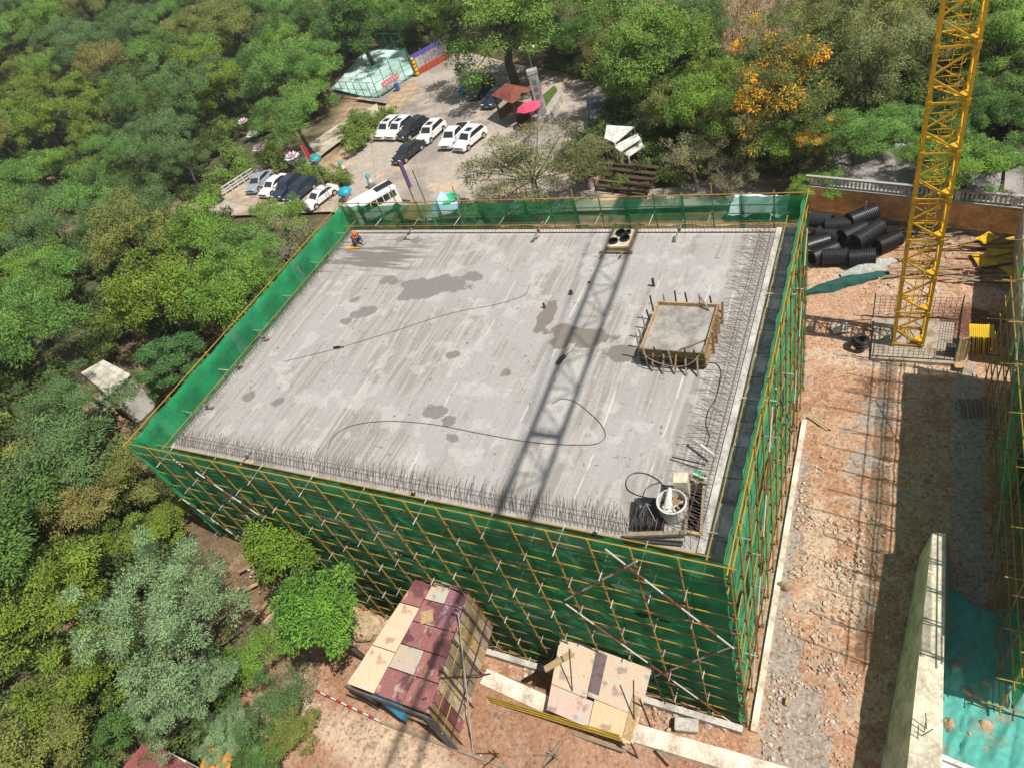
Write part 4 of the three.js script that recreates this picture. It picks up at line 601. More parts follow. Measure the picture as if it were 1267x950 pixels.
{ // hoses and cables
  const H = (name, label, cat, list, rad, m, hs = .04) => solo(name, label, cat, tube(list.map(([a, b]) => sp(a, b, hs)), rad, list.length * 14, 6), m);
  H('hose', 'long thin black hose looping from the slab middle to the crane shadow', 'hose', [[405, 555], [412, 540], [430, 528], [470, 521], [530, 524], [600, 537], [660, 547], [710, 550], [740, 548], [749, 540], [744, 525], [728, 509], [712, 497], [695, 493], [683, 499]], .011, M.black);
  H('cable', 'thin dark cable running from the left edge to the middle of the slab', 'cable', [[352, 447], [390, 438], [420, 430], [480, 412], [560, 387], [620, 375], [650, 364], [655, 352]], .009, M.black);
  H('cable', 'black cable curling between the square formwork and the right edge bars', 'cable', [[872, 448], [886, 450], [892, 458], [890, 475], [886, 492], [876, 510], [874, 525], [878, 540], [874, 553]], .016, M.black);
  H('hose', 'black hose loop left of the white drum', 'hose', [[826, 606], [815, 594], [800, 586], [785, 585], [776, 592], [776, 604], [786, 611], [800, 615], [818, 618]], .017, M.black);
  H('hose', 'thin black hose loop beside the black tray', 'hose', [[818, 596], [802, 602], [796, 614], [798, 626], [806, 634]], .016, M.black);
  const t = thing('vibrator', 'black concrete vibrator with a pale hose lying in the crane shadow', 'tool', sp(695, 447)); mesh('motor', bar(V(-.1, .12, .25), V(.1, .14, -.25), .1, 12), M.black, t); mesh('handle', tube([V(-.1, .1, .3), V(0, .35, .1), V(.1, .12, -.25)], .02, 10, 5), M.steelDark, t); mesh('hose', tube([V(.1, .14, -.25), V(.25, .1, -.7), V(.3, .06, -1.2)], .03, 12, 6), M.concretePale, t);
  const k = thing('vibrator', 'small dark tool lying on the cable left of the slab middle', 'tool', sp(417, 432)); mesh('motor', bar(V(-.2, .08, 0), V(.15, .08, -.1), .07, 10), M.black, k); mesh('grip', bar(V(.15, .08, -.1), V(.4, .06, -.15), .03, 6), M.rust, k);
  const stub = (a, b, h, q, l) => { const p = sp(a, b); const s = thing('pipe_stub', l, 'pipe stub', p); mesh('pipe', [new THREE.CylinderGeometry(q, q, h, 12, 1, true).translate(0, h / 2, 0), new THREE.CircleGeometry(q * .9, 12).rotateX(-Math.PI / 2).translate(0, h - .05, 0)], M.steelDark, s); mesh('collar', new THREE.TorusGeometry(q, .02, 5, 14).rotateX(Math.PI / 2).translate(0, .03, 0), M.rust, s); };
  stub(809, 354, .45, .07, 'short black pipe stub standing on the slab behind the square formwork'); stub(707, 364, .22, .09, 'squat black pipe stub left of the crane shadow'); stub(674, 381, .3, .06, 'short dark pipe stub at the edge of a damp patch'); stub(729, 350, .06, .07, 'flush dark pipe end beside the crane shadow');
  const prop = (a, b, c, d, l, kk = 0) => { const f = sp(a, b), e = sp(c, d, kk); const s = thing('raking_prop', l, 'prop', f); const v = e.clone().sub(f); mesh('tube', bar(V(0, .05, 0), v, .035, 7), M.poleGrey, s); mesh('foot', box(.2, .03, .2, 0, .03, 0), M.rust, s); mesh('clamp', box(.12, .14, .12, v.x * .55, v.y * .55, v.z * .55), M.rust, s); };
  prop(501, 296, 509, 283, 'grey raking prop tying the back scaffold, nearest the worker', .9); prop(659, 299, 672, 274, 'grey raking prop at the middle of the back edge', 1.1); prop(834, 299, 846, 272, 'grey raking prop right of the sleeve box at the back edge', 1.1);
  prop(331, 421, 322, 416, 'small prop foot at the middle of the left edge', .5); prop(262, 505, 250, 500, 'small prop foot near the near end of the left edge', .5); prop(298, 455, 290, 452, 'short prop on the left edge between the two prop feet', .5); prop(298, 575, 310, 556, 'short grey prop among the front bars at the left', .3); prop(511, 612, 511, 608, 'dark prop foot among the front bars at the middle', .5); prop(735, 662, 738, 657, 'dark prop foot among the front bars near the white drum', .5);
  const bd = sp(437, 307); solo('float_board', 'orange yellow float board lying by the crouching worker', 'board', [beam(bd.clone().add(V(-.5, .06, .1)), bd.clone().add(V(.6, .06, -.05)), .22, .05), box(.3, .05, .06, bd.x, SLAB + .13, bd.z)], mat(0.65, .33, .04));
}
// ---------------------------------------------------------------- in front of the building: covered passage, deck, low walls
{
  const t = thing('covered_passage', 'plywood roofed passage of maroon and tan sheets leading to the scaffold', 'covered passage'), r = rng(17);
  const h = 6.75, A = px(429, 846, h), B = px(531, 884, h), C = px(516, 713, h), D = px(581, 728, h);   // front left, front right, back left, back right
  const at = (u, v) => { const p = A.clone().lerp(B, u), q = C.clone().lerp(D, u); return p.lerp(q, v); };
    const mk = (c) => mat(...c, { rough: .75, map: rep(T.worn, .55) });
  const mm = [[.82, .80, .74], [.95, .92, .84], [.80, .84, .98]].map((c) => mat(...c, { rough: .75, map: rep(T.maroon, .33) })), tt = [[1.0, .90, .84], [.72, .77, .80], [.66, .71, .74]].map((c) => mat(...c, { rough: .75, map: rep(T.tanply, .4) }));
  const grid = [[tt[0], mm[0], mm[1]], [tt[0], tt[2], mm[1]], [tt[0], mm[0], mm[0]], [tt[0], mm[1], mm[2]], [mm[1], tt[1], mm[2]]];
  const us = [[0, .34], [.34, .68], [.68, 1]];
  const slabQ = (p, th) => { const pos = [], f = (a, b, c, d) => { for (const q of [a, b, c, a, c, d]) pos.push(q.x, q.y, q.z); }, dn = p.map((q) => q.clone().setY(q.y - th)); f(p[0], p[1], p[2], p[3]); f(dn[3], dn[2], dn[1], dn[0]); for (let i = 0; i < 4; i++) f(p[i], dn[i], dn[(i + 1) % 4], p[(i + 1) % 4]); const g = new THREE.BufferGeometry(); g.setAttribute('position', new THREE.Float32BufferAttribute(pos, 3)); g.computeVertexNormals(); return uvWorld(g); };
  for (let j = 0; j < 5; j++) for (let i = 0; i < 3; i++) { if (i === 0 && (j === 1 || j === 3)) continue; const [u0, u1] = us[i], v0 = j / 5 + (i === 0 ? -.06 * (j > 0) : .02 * (j > 0)), v1 = i === 0 && (j === 0 || j === 2) ? (j + 2) / 5 - .06 : (j + 1) / 5 + (i === 0 && j < 4 ? -.06 : j < 4 ? .02 : 0), y = rr(.005, .04, r), tl = rr(-.03, .03, r);
    mesh('plywood_sheet', slabQ([at(u0 + .004, v0 + .004).add(V(0, y, 0)), at(u1 - .004, v0 + .004).add(V(0, y + tl, 0)), at(u1 - .004, v1 - .004).add(V(0, y + tl, 0)), at(u0 + .004, v1 - .004).add(V(0, y, 0))], .02), grid[j][i], t); }
  const sq = at(.52, .68); mesh('patch_board', box(.62, .03, .62, sq.x, h + .07, sq.z, .5), M.timberPale, t);
  for (const v of [.03, .35, .68, .97]) mesh('joist', beam(at(0, v).setY(h - .09), at(1, v).setY(h - .09), .09, .12), M.timber, t);
  for (let k = 0; k < 14; k++) { const q = at(rr(.72, 1, r), rr(.02, .95, r)), a = rr(0, 3, r), L = rr(.12, .4, r); mesh('batten', beam(q.clone().setY(h + .07), q.clone().add(V(Math.cos(a) * L, .09 + rr(-.02, .05, r), Math.sin(a) * L)), .06, .04), k % 3 ? M.timber : M.timberDark, t); }
  // right side wall of boards with poles outside
  const WB = px(565, 925, 3.45), WD = px(612, 767, 3.45), n = 11, wm = [M.timber, M.timberPale, mk([.5, .38, .28]), mk([.66, .56, .40]), mm[0], M.timberGrey];
  for (let i = 0; i < n; i++) { const a = i / n + .004, b = (i + 1) / n - .004, T0 = B.clone().lerp(D, a), T1 = B.clone().lerp(D, b), G0 = WB.clone().lerp(WD, a), G1 = WB.clone().lerp(WD, b), o = rr(0, .05, r); const p = [G0, G1, T1, T0].map((q) => q.clone().add(V(o, -.02, 0)));
    const pos = [], f = (q, w, e, s) => { for (const k of [q, w, e, q, e, s]) pos.push(k.x, k.y, k.z); }, bk = p.map((q) => q.clone().add(V(-.03, 0, 0))); f(...p); f(bk[3], bk[2], bk[1], bk[0]); for (let k = 0; k < 4; k++) f(p[k], bk[k], bk[(k + 1) % 4], p[(k + 1) % 4]); const g = new THREE.BufferGeometry(); g.setAttribute('position', new THREE.Float32BufferAttribute(pos, 3)); g.computeVertexNormals(); mesh('wall_board', uvWorld(g), wm[(r() * 6) | 0], t); }
  for (const k of [.12, .4, .68]) { const a = B.clone().lerp(WB, k).add(V(.16, 0, .2)), b = D.clone().lerp(WD, k).add(V(.16, 0, -.1)); mesh('rail_pole', bar(a, b, .035, 6), k > .5 ? M.timberDark : M.pole[1], t); }
  for (const v of [.03, .3, .55, .8, .98]) { const a = WB.clone().lerp(WD, v).add(V(.26, -.1, 0)), b = B.clone().lerp(D, v).add(V(.2, .5 + .3 * r(), 0)); mesh('post', bar(a, b, .035, 6), M.timberDark, t); }
  mesh('raking_pole', bar(WB.clone().lerp(WD, .05).add(V(.9, 0, .3)), B.clone().lerp(D, .75).add(V(.1, .6, 0)), .035, 6), M.poleGrey, t);
  mesh('raking_pole', bar(WB.clone().lerp(WD, .6).add(V(.7, 0, .1)), B.clone().lerp(D, .25).add(V(.1, .3, 0)), .035, 6), M.timberDark, t);
  const dk = mat(.16, .16, .17, { map: rep(T.worn, .4) }), blue = mat(.05, .36, .60, { map: rep(T.mottle, .5) });
  mesh('fascia', uvWorld(beam(A.clone().setY(h - .25).add(V(-.1, 0, .1)), B.clone().setY(h - .25).add(V(0, 0, .1)), .06, .42)), dk, t);
  mesh('fascia', uvWorld(beam(B.clone().lerp(WB, .02).add(V(0, 0, .12)), WB.clone().lerp(B, .02).add(V(0, 0, .12)), .5, .06)), dk, t);
  const bp = [at(.18, -.005), at(.62, -.005)]; mesh('blue_panel', uvWorld(slabQ([bp[0].clone().setY(h - .5), bp[1].clone().setY(h - .5), bp[1].clone().setY(h - 1.75).add(V(0, 0, .35)), bp[0].clone().lerp(bp[1], .75).setY(h - 1.75).add(V(0, 0, .35))].map((q) => q.add(V(0, 0, -.15))), .02)), blue, t);
  mesh('left_wall', uvWorld(slabQ([A.clone().setY(h - .1), C.clone().setY(h - .1), C.clone().setY(3.5), A.clone().setY(3.5)].map((q) => q.add(V(.1, 0, 0))), .02)), mk([.3, .2, .16]), t);
}
{
  const t = thing('plywood_deck', 'pale plywood platform on posts against the right part of the scaffold foot', 'platform'), r = rng(19), h = 4.25;
  const A = px(676, 878, h), B = px(783, 924, h), C = px(693, 785, h), D = px(807, 828, h), at = (u, v, y = h) => A.clone().lerp(B, u).lerp(C.clone().lerp(D, u), v).setY(y);
  const cols = [[.80, .76, .84], [.78, .80, .80], [.90, .84, .70], [.80, .82, .80]].map((c) => mat(...c, { rough: .8, map: rep(T.tanply, .4) }));
  const S = [[0, .5, 0, .33, 0], [.5, 1, 0, .36, 2], [0, .42, .33, 1, 3], [.42, 1, .36, 1, 1]];
  const sheet = (u0, u1, v0, v1, y, th) => { const q = [at(u0, v0, y), at(u1, v0, y), at(u1, v1, y), at(u0, v1, y)], s = new THREE.Shape(q.map((p) => new THREE.Vector2(p.x, -p.z))), g = new THREE.ExtrudeGeometry(s, { depth: th, bevelEnabled: false }); g.rotateX(-Math.PI / 2); g.translate(0, y, 0); return uvWorld(g); };
  S.forEach(([a, b, c, d, k], i) => mesh('plywood_sheet', sheet(a + .004, b - .004, c + .004, d - .004, h - .03 + .012 * (i % 2), .022), cols[k], t));
  mesh('patch_board', sheet(.42, .54, .42, .96, h + .025, .015), mat(.20, .15, .15, { map: rep(T.worn, .6) }), t);
  mesh('patch_board', sheet(.88, .97, .05, .6, h + .03, .02), M.timberPale, t);
  for (const v of [.05, .5, .95]) mesh('joist', beam(at(0, v, h - .12), at(1, v, h - .12), .08, .13), M.timber, t);
  for (const [u, v] of [[0, 0], [1, 0], [0, 1], [1, 1], [.5, 0], [1, .5]]) { const p = at(u, v); mesh('post', bar(V(p.x, v > .4 ? 0 : terrain(p.x, p.z) - .1, p.z), V(p.x, h + (u === 1 ? rr(.4, 1.3, r) : -.06), p.z), .04, 6), M.timberDark, t); }
  for (const [u, v, L] of [[.25, .35, 1.9], [.95, .3, 1.5]]) { const p = at(u, v); mesh('leaning_pole', bar(p, p.clone().add(V(-.1, L, -1.1)), .03, 6), M.steelDark, t); }
  solo('plank', 'pale timber plank propped at the left edge of the plywood platform', 'plank', beam(px(674, 828, 4.5), px(708, 808, 4.9), .3, .05), M.timberPale);
  for (let i = 0; i < 5; i++) { const y = 3.62 + (i > 2 ? .07 : 0), o = i % 3; const a = px(603 + o * 2, 861 + o * 3.2, y), b = px(770 + o * 2, 917 + o * 3.4, y); solo('yellow_pole', 'loose yellow scaffold tube in the bundle lying before the plywood platform', 'pole', bar(a.setY(terrain(a.x, a.z) + .08 + (i > 2 ? .06 : 0)), b.setY(Math.max(4.34, terrain(b.x, b.z) + .08) + (i > 2 ? .06 : 0)), .034, 8), M.pole[0], 'yellow tubes bundled before the platform'); }
}
{
  const wall = (l, a, b, hT, w, d, m) => solo('low_wall', l, 'wall', uvWorld(beam(a.clone().setY(hT - d / 2), b.clone().setY(hT - d / 2), w, d)), m);
  const pink = mat(.80, .67, .55, { map: rep(T.mottle, .3), ...bump(.01) });
  wall('pale concrete pit wall between the passage and the plywood platform', px(598, 836, 3.62), px(680, 873, 3.62), 3.62, .75, 3.6, pink);
  wall('long pale concrete wall at the bottom edge right of the plywood platform', px(788, 905, 2.95).add(V(0, 0, .1)), px(985, 966, 2.6).add(V(0, 0, .1)), 3.1, .75, 3.05, pink);
  wall('grey concrete foot wall along the front of the scaffold', V(-22, 0, -10.75), V(-3.2, 0, -10.75), .5, .3, .5, M.concrete);
  wall('pale concrete strip along the right foot of the big scaffold', V(-2.75, 0, -29.5), V(-2.75, 0, -10.9), .22, .28, .3, pink);
  const bar1 = thing('striped_barrier', 'red and white striped pole laid beside the path left of the passage', 'barrier'), a = px(372, 845, 3.9), b = px(470, 892, 3.9), n = 15;
  for (let i = 0; i < n; i++) mesh(i % 2 ? 'red_band' : 'white_band', bar(a.clone().lerp(b, i / n), a.clone().lerp(b, (i + 1) / n), .05, 8), i % 2 ? M.red : M.white, bar1);
  for (const q of [.05, .5, .95]) { const p = a.clone().lerp(b, q); mesh('stand', bar(V(p.x, terrain(p.x, p.z) - .1, p.z), p, .03, 6), M.rust, bar1); }
  const r = rng(21);
  solo('timber_edge', 'timber kerb board edging the sandy path below the passage', 'board', uvWorld(beam(px(470, 893, 3.6), px(640, 955, 3.6), .12, .16)), M.timberGrey);
  for (const [x, y, l] of [[617, 938, 'small leaning pole frame at the bottom edge below the passage'], [690, 940, 'short timber frame at the bottom edge below the plywood platform']]) { const p = px(x, y, 3.4); solo('pole_frame', l, 'frame', [bar(p.clone(), p.clone().add(V(.1, 1.2, 0)), .03, 6), bar(p.clone().add(V(-.9, .35, .2)), p.clone().add(V(.25, .75, -.05)), .03, 6), bar(p.clone().add(V(-.7, .1, .9)), p.clone().add(V(.1, .5, 0)), .03, 6)], x < 650 ? M.timberDark : M.timberGrey); }
  for (const [a1, b1, c1, d1, l] of [[672, 947, 695, 918, 'timber batten leaning at the bottom edge, left one'], [710, 908, 775, 930, 'grey timber batten lying along the front of the plywood platform'], [660, 866, 664, 850, 'short upright timber by the pit wall'], [818, 928, 838, 947, 'timber batten lying on the soil before the long pale wall']]) solo('batten', l, 'batten', beam(px(a1, b1, 3.45), px(c1, d1, 3.55), .12, .08), M.timberGrey);
  solo('stone_slab', 'grey rough stone slab in the pit by the right corner of the scaffold', 'stone', uvWorld(rbox(1.1, .35, .6, .08, -5.6, .4, -10.2, .2)), M.concrete);
  // planks and roots on the bank at the left foot of the scaffold
  for (let i = 0; i < 16; i++) { const q = px(lerp(322, 360, r()), lerp(690, 760, r()), 0); void q; const x = rr(-29.8, -25, r), z = rr(-10.6, -7.6, r), a = rr(-.5, .5, r), L = rr(1, 2.2, r), y = terrain(x, z); solo('bank_plank', 'old board strewn on the bank under the left end of the scaffold', 'plank', beam(V(x, y + .15, z), V(x + Math.sin(a) * L, terrain(x + Math.sin(a) * L, z + Math.cos(a) * L) + .2, z + Math.cos(a) * L), .22, .05), [M.timber, M.timberGrey, M.timberPale][i % 3], 'old boards on the bank at the left foot of the scaffold'); }
  const st = px(452, 775, 3.8); solo('boulder', 'pale rounded boulder on the bank between the trees and the passage', 'boulder', (() => { const g = new THREE.IcosahedronGeometry(.8, 2), p = g.attributes.position; for (let i = 0; i < p.count; i++) { const k = .75 + .5 * vnoise(p.getX(i) * 2 + 5, p.getY(i) * 2 + p.getZ(i) * 3); p.setXYZ(i, p.getX(i) * k * 1.3, p.getY(i) * k * .8, p.getZ(i) * k); } g.computeVertexNormals(); g.translate(st.x, 3.8, st.z); return uvWorld(g); })(), M.rock);
  // hut roofs at the bottom edge
  const hr = thing('red_roof_hut', 'hut with a plain dull red sheet roof at the bottom left edge', 'hut'), P = [[183, 914], [240, 951], [230, 990], [148, 955]].map(([x, y]) => px(x, y, 6.2));
  { const s = new THREE.Shape(P.map((p) => new THREE.Vector2(p.x, -p.z))), g = new THREE.ExtrudeGeometry(s, { depth: .06, bevelEnabled: false }); g.rotateX(-Math.PI / 2); g.translate(0, 6.2, 0); mesh('roof', uvWorld(g), mat(.27, .085, .085, { rough: .6, map: rep(T.mottle, .3) }), hr); const c = P.reduce((a, b) => a.add(b.clone().multiplyScalar(.25)), V(0, 0, 0)); mesh('wall', uvWorld(box(2.0, 3.2, 1.4, c.x, 4.6, c.z)), M.concrete, hr); mesh('door', box(.8, 1.9, .05, c.x, 4.2, c.z + .73), M.timberDark, hr); }
  const oc = px(266, 948, 5.6), oh = thing('orange_sheet', 'corrugated orange sheet roof beside the red hut roof', 'roof sheet', oc, .35); { const g = new THREE.PlaneGeometry(1.7, 1.6, 68, 2), p = g.attributes.position; for (let i = 0; i < p.count; i++) p.setZ(i, .05 * Math.sin(p.getX(i) * 24)); g.rotateX(-Math.PI / 2); g.computeVertexNormals(); mesh('sheet', g, mat(.50, .20, .03, { rough: .6 }), oh); mesh('post', [bar(V(-.7, -2.2, -.6), V(-.7, -.04, -.6), .04), bar(V(.7, -2.2, -.6), V(.7, -.04, -.6), .04), bar(V(0, -2.2, .6), V(0, -.04, .6), .04)], M.timberDark, oh); }
}
// ---------------------------------------------------------------- car park
let gmat;
function carParts(kind) { // side profile in x (front +x) and y; returns shared geometries
  const K = { suv: { L: 4.6, W: 1.84, low: [[-2.28, .34], [-2.3, .95], [-2.2, 1.03], [1.0, 1.02], [2.0, .88], [2.26, .7], [2.3, .36], [2.0, .27], [-2.1, .27]], cab: [[-2.14, 1.01], [-1.86, 1.55], [-1.5, 1.66], [.2, 1.66], [.45, 1.6], [1.1, 1.01]] },
    sedan: { L: 4.7, W: 1.8, low: [[-2.33, .36], [-2.32, .88], [-2.1, .98], [.95, .95], [2.05, .8], [2.3, .6], [2.33, .34], [2.0, .25], [-2.1, .25]], cab: [[-1.85, .95], [-1.15, 1.38], [-.8, 1.46], [.15, 1.46], [.4, 1.4], [1.15, .94]] },
    pickup: { L: 5.1, W: 1.85, low: [[-2.55, .42], [-2.55, 1.05], [1.2, 1.05], [2.2, .95], [2.5, .78], [2.54, .42], [2.2, .33], [-2.3, .33]], cab: [[-.75, 1.04], [-.62, 1.6], [-.4, 1.72], [.55, 1.72], [.75, 1.66], [1.35, 1.04]] } }[kind];
  const ext = (pts, w, bev) => { const s = new THREE.Shape(pts.map((p) => new THREE.Vector2(...p))); const g = new THREE.ExtrudeGeometry(s, { depth: w - 2 * bev, bevelEnabled: true, bevelThickness: bev, bevelSize: bev * .6, bevelOffset: -bev * .6, bevelSegments: 3, curveSegments: 3 }); g.translate(0, 0, -(w - 2 * bev) / 2); return g; };
  const y0 = K.cab[0][1], y1 = Math.max(...K.cab.map((p) => p[1])), tz = (y) => 1 - .2 * clamp((y - y0) / (y1 - y0));
  const low = ext(K.low, K.W, .09), cab = ext(K.cab, K.W - .1, .05); { const p = cab.attributes.position; for (let i = 0; i < p.count; i++) p.setZ(i, p.getZ(i) * tz(p.getY(i))); cab.computeVertexNormals(); }
  const c = K.cab, n = c.length, mid = (a, b, t) => [lerp(a[0], b[0], t), lerp(a[1], b[1], t)];
  const quad = (pts) => { const pos = []; for (let i = 1; i < pts.length - 1; i++) for (const q of [pts[0], pts[i], pts[i + 1]]) pos.push(...q); const g = new THREE.BufferGeometry(); g.setAttribute('position', new THREE.Float32BufferAttribute(pos, 3)); g.computeVertexNormals(); return uvWorld(g); };
  const hw = (K.W - .1) / 2, inset = (pts, k) => { const cx = pts.reduce((a, p) => a + p[0], 0) / pts.length, cy = pts.reduce((a, p) => a + p[1], 0) / pts.length; return pts.map((p) => [cx + (p[0] - cx) * k, cy + (p[1] - cy) * (k - .06)]); };
  const side = inset([mid(c[0], c[1], .12), c[1], [lerp(c[1][0], c[2][0], .8), y1 - .06], [c[n - 3][0], y1 - .06], mid(c[n - 2], c[n - 1], .92)], .9);
  const sides = [1, -1].map((s) => quad(side.map(([x, y]) => [x, y, s * (hw * tz(y) + .006)])));
  const slope = (a, b, o) => { const p = mid(a, b, .1), q = mid(a, b, .92), w = .84; return quad([[p[0] + o, p[1] + .012, -hw * tz(p[1]) * w], [p[0] + o, p[1] + .012, hw * tz(p[1]) * w], [q[0] + o, q[1] + .012, hw * tz(q[1]) * w], [q[0] + o, q[1] + .012, -hw * tz(q[1]) * w]]); };
  const front = slope(c[n - 1], c[n - 2], .012), rear = slope(c[0], c[1], -.012);
  const roofGlass = kind === 'pickup' ? box(1.5, .04, 1.5, -1.65, 1.065, 0) : box(.8, .02, .85, -.25, y1 + .012, 0);
  const wx = [K.L / 2 - .88, -K.L / 2 + .9], tyre = new THREE.CylinderGeometry(.34, .34, .24, 22).rotateX(Math.PI / 2), rim = new THREE.CylinderGeometry(.21, .21, .25, 14).rotateX(Math.PI / 2);
  const lampF = (s) => rbox(.1, .14, .38, .03, K.L / 2 - .08, .72, s * (K.W / 2 - .26)), lampR = (s) => rbox(.06, .22, .2, .02, -K.L / 2 + .0, .86, s * (K.W / 2 - .15));
  const arches = wx.flatMap((x) => [1, -1].map((s) => new THREE.CylinderGeometry(.39, .39, .05, 20).rotateX(Math.PI / 2).translate(x, .36, s * (K.W / 2 - .022))));
  return { K, body: merge([low, cab]), sides: merge(sides), front, rear, roofGlass, wx, tyre, rim, lampF, lampR, arches: merge(arches), mirror: (s) => rbox(.16, .12, .16, .03, c[n - 1][0] - .25, y0 + .1, s * (K.W / 2 + .06)) };
}
const carKit = {}, lampM = mat(.8, .8, .8, { rough: .15 }), tailM = mat(.35, .01, .01, { rough: .25 });
function car(kind, paint, label, fx, fy, rx, ry, open = true, dh = 0) {
  const k = carKit[kind] ??= carParts(kind), a = px(fx, fy, .35), b = px(rx, ry, .35), c = a.clone().lerp(b, .5), t = thing('parked_car', label, 'car', c.setY(dh), Math.atan2(-(a.z - b.z), a.x - b.x));
  mesh('body', k.body, paint, t); mesh('side_window', k.sides, M.glass, t); mesh('windscreen', k.front, M.glass, t); mesh('rear_window', k.rear, M.glass, t); if (open) mesh(kind === 'pickup' ? 'bed_cover' : 'sunroof', k.roofGlass, M.black, t);
  mesh('wheel_arch', k.arches, M.black, t);
  mesh('grille', [rbox(.06, .16, .9, .02, k.K.L / 2 - .03, .62, 0), box(.05, .12, 1.5, k.K.L / 2 - .06, .4, 0)], M.black, t); mesh('number_plate', box(.02, .12, .44, k.K.L / 2 + .02, .48, 0), M.white, t); mesh('sill', [box(k.K.L * .5, .1, .04, 0, .36, k.K.W / 2), box(k.K.L * .5, .1, .04, 0, .36, -k.K.W / 2)], M.black, t);
  for (const s of [1, -1]) { mesh('door_handle', [box(.18, .03, .03, -.35, .92, s * (k.K.W / 2 + .005)), box(.18, .03, .03, .55, .9, s * (k.K.W / 2 + .005))], M.poleGrey, t); mesh('door_gap', [box(.015, .55, .012, -.55, .68, s * (k.K.W / 2 + .002)), box(.015, .55, .012, .35, .68, s * (k.K.W / 2 + .002)), box(.015, .55, .012, 1.1, .66, s * (k.K.W / 2 + .002))], M.black, t); }
  for (const x of k.wx) for (const s of [1, -1]) { const w = mesh('wheel', k.tyre, M.tyre, t); w.position.set(x, .34, s * (k.K.W / 2 - .1)); mesh('rim', k.rim, M.rim, w); w.children[0].position.z = s * .012; }
  for (const s of [1, -1]) { mesh('headlight', k.lampF(s), lampM, t); mesh('tail_light', k.lampR(s), tailM, t); mesh('mirror', k.mirror(s), paint, t); }
  return t;
}
const paint = (r, g, b, m = 0) => mat(r, g, b, { rough: .35, metalness: m, clearcoat: 1, clearcoatRoughness: .06 });
const pW = paint(.80, .80, .79), pB = paint(.012, .013, .016), pNavy = paint(.012, .022, .06), pSil = paint(.38, .44, .52, .3), pBlue = paint(.02, .10, .40);
car('suv', pW, 'white car at the left end of the parking row, beside the hedge', 470, 171, 492, 152);
car('suv', pW, 'white car second from the hedge, beside the black van-like car', 484, 171, 507, 152);
car('suv', pB, 'black estate car between two white cars in the parking row', 497, 172, 526, 152);
car('suv', pW, 'white car right of the black estate car in the parking row', 521, 179, 547, 154);
car('sedan', pB, 'black car parked alone in front of the row', 491, 202, 520, 178, false);
car('pickup', pW, 'white pickup with a dark bed cover behind the white off-roader', 551, 184, 575, 158);
car('suv', pW, 'white off-roader at the right end of the parked cars', 567, 187, 597, 162);
car('sedan', pSil, 'silver blue car by the white rail in the lower parking row', 309, 240, 335, 214, false);
car('sedan', pW, 'white car between the silver blue car and the navy cars', 328, 242, 353, 221, false);
car('suv', pNavy, 'navy blue car with bright roof rails, left of the navy pair', 346, 244, 367, 225, false);
car('suv', pNavy, 'navy blue car, right of the navy pair beside the white car', 362, 247, 383, 230, false);
car('sedan', pW, 'white car at the right end of the lower row beside the scaffold corner', 384, 256, 410, 236, false);
car('sedan', pBlue, 'bright blue car in the tree shade behind the red roofed kiosk', 575, 113, 596, 97, false);
car('suv', pB, 'black car in the tree shade beside the blue one', 585, 122, 606, 103, false);
car('sedan', pNavy, 'dark car in the tree shade right behind the kiosk', 603, 133, 624, 112, false);
{ // small grey blue truck by the entrance
  const a = px(728, 160), b = px(750, 152), t = thing('small_truck', 'grey blue small truck standing in the shade near the car park entrance', 'truck', px(740, 152), 1.9);
  const p = mat(.13, .17, .22, { rough: .5 }); mesh('cab', rbox(1.5, 1.6, 1.8, .12, 1.5, 1.25, 0), p, t); mesh('windscreen', box(.03, .6, 1.5, 2.26, 1.55, 0), M.glass, t); mesh('cargo_bed', [box(2.9, .12, 1.8, -.7, .8, 0), box(2.9, .5, .06, -.7, 1.1, .88), box(2.9, .5, .06, -.7, 1.1, -.88), box(.06, .5, 1.8, -2.14, 1.1, 0)], p, t); mesh('load', uvWorld(rbox(2.2, .6, 1.4, .1, -.7, 1.15, 0)), M.concreteDark, t);
  for (const x of [1.4, -1.4]) for (const s of [1, -1]) { const w = mesh('wheel', new THREE.CylinderGeometry(.38, .38, .25, 20).rotateX(Math.PI / 2), M.tyre, t); w.position.set(x, .38, s * .8); } void a; void b;
}
{ // white bus behind the net
  const a = px(436, 266, 1.6), b = px(489, 236, 1.6), d = b.clone().sub(a), t = thing('white_bus', 'long white bus parked behind the back net at the left corner', 'bus', a.clone().lerp(b, .5).setY(0), Math.atan2(-d.z, d.x)), L = d.length();
  mesh('body', rbox(L, 2.3, 2.3, .25, 0, 1.55, 0), paint(.8, .8, .78), t); for (const s of [1, -1]) for (let i = 0; i < 6; i++) mesh('window', box(L / 8, .7, .02, -L / 2 + (i + 1.1) * L / 7, 2.0, s * 1.156), M.glass, t); mesh('windscreen', box(.02, .9, 1.9, L / 2 + .005, 2.0, 0), M.glass, t); mesh('roof_hatch', rbox(2.0, .12, 1.1, .05, L * .3, 2.74, 0), M.black, t);
  for (const x of [-L * .33, L * .33]) for (const s of [1, -1]) { const w = mesh('wheel', new THREE.CylinderGeometry(.45, .45, .28, 20).rotateX(Math.PI / 2), M.tyre, t); w.position.set(x, .45, s * 1.03); }
}
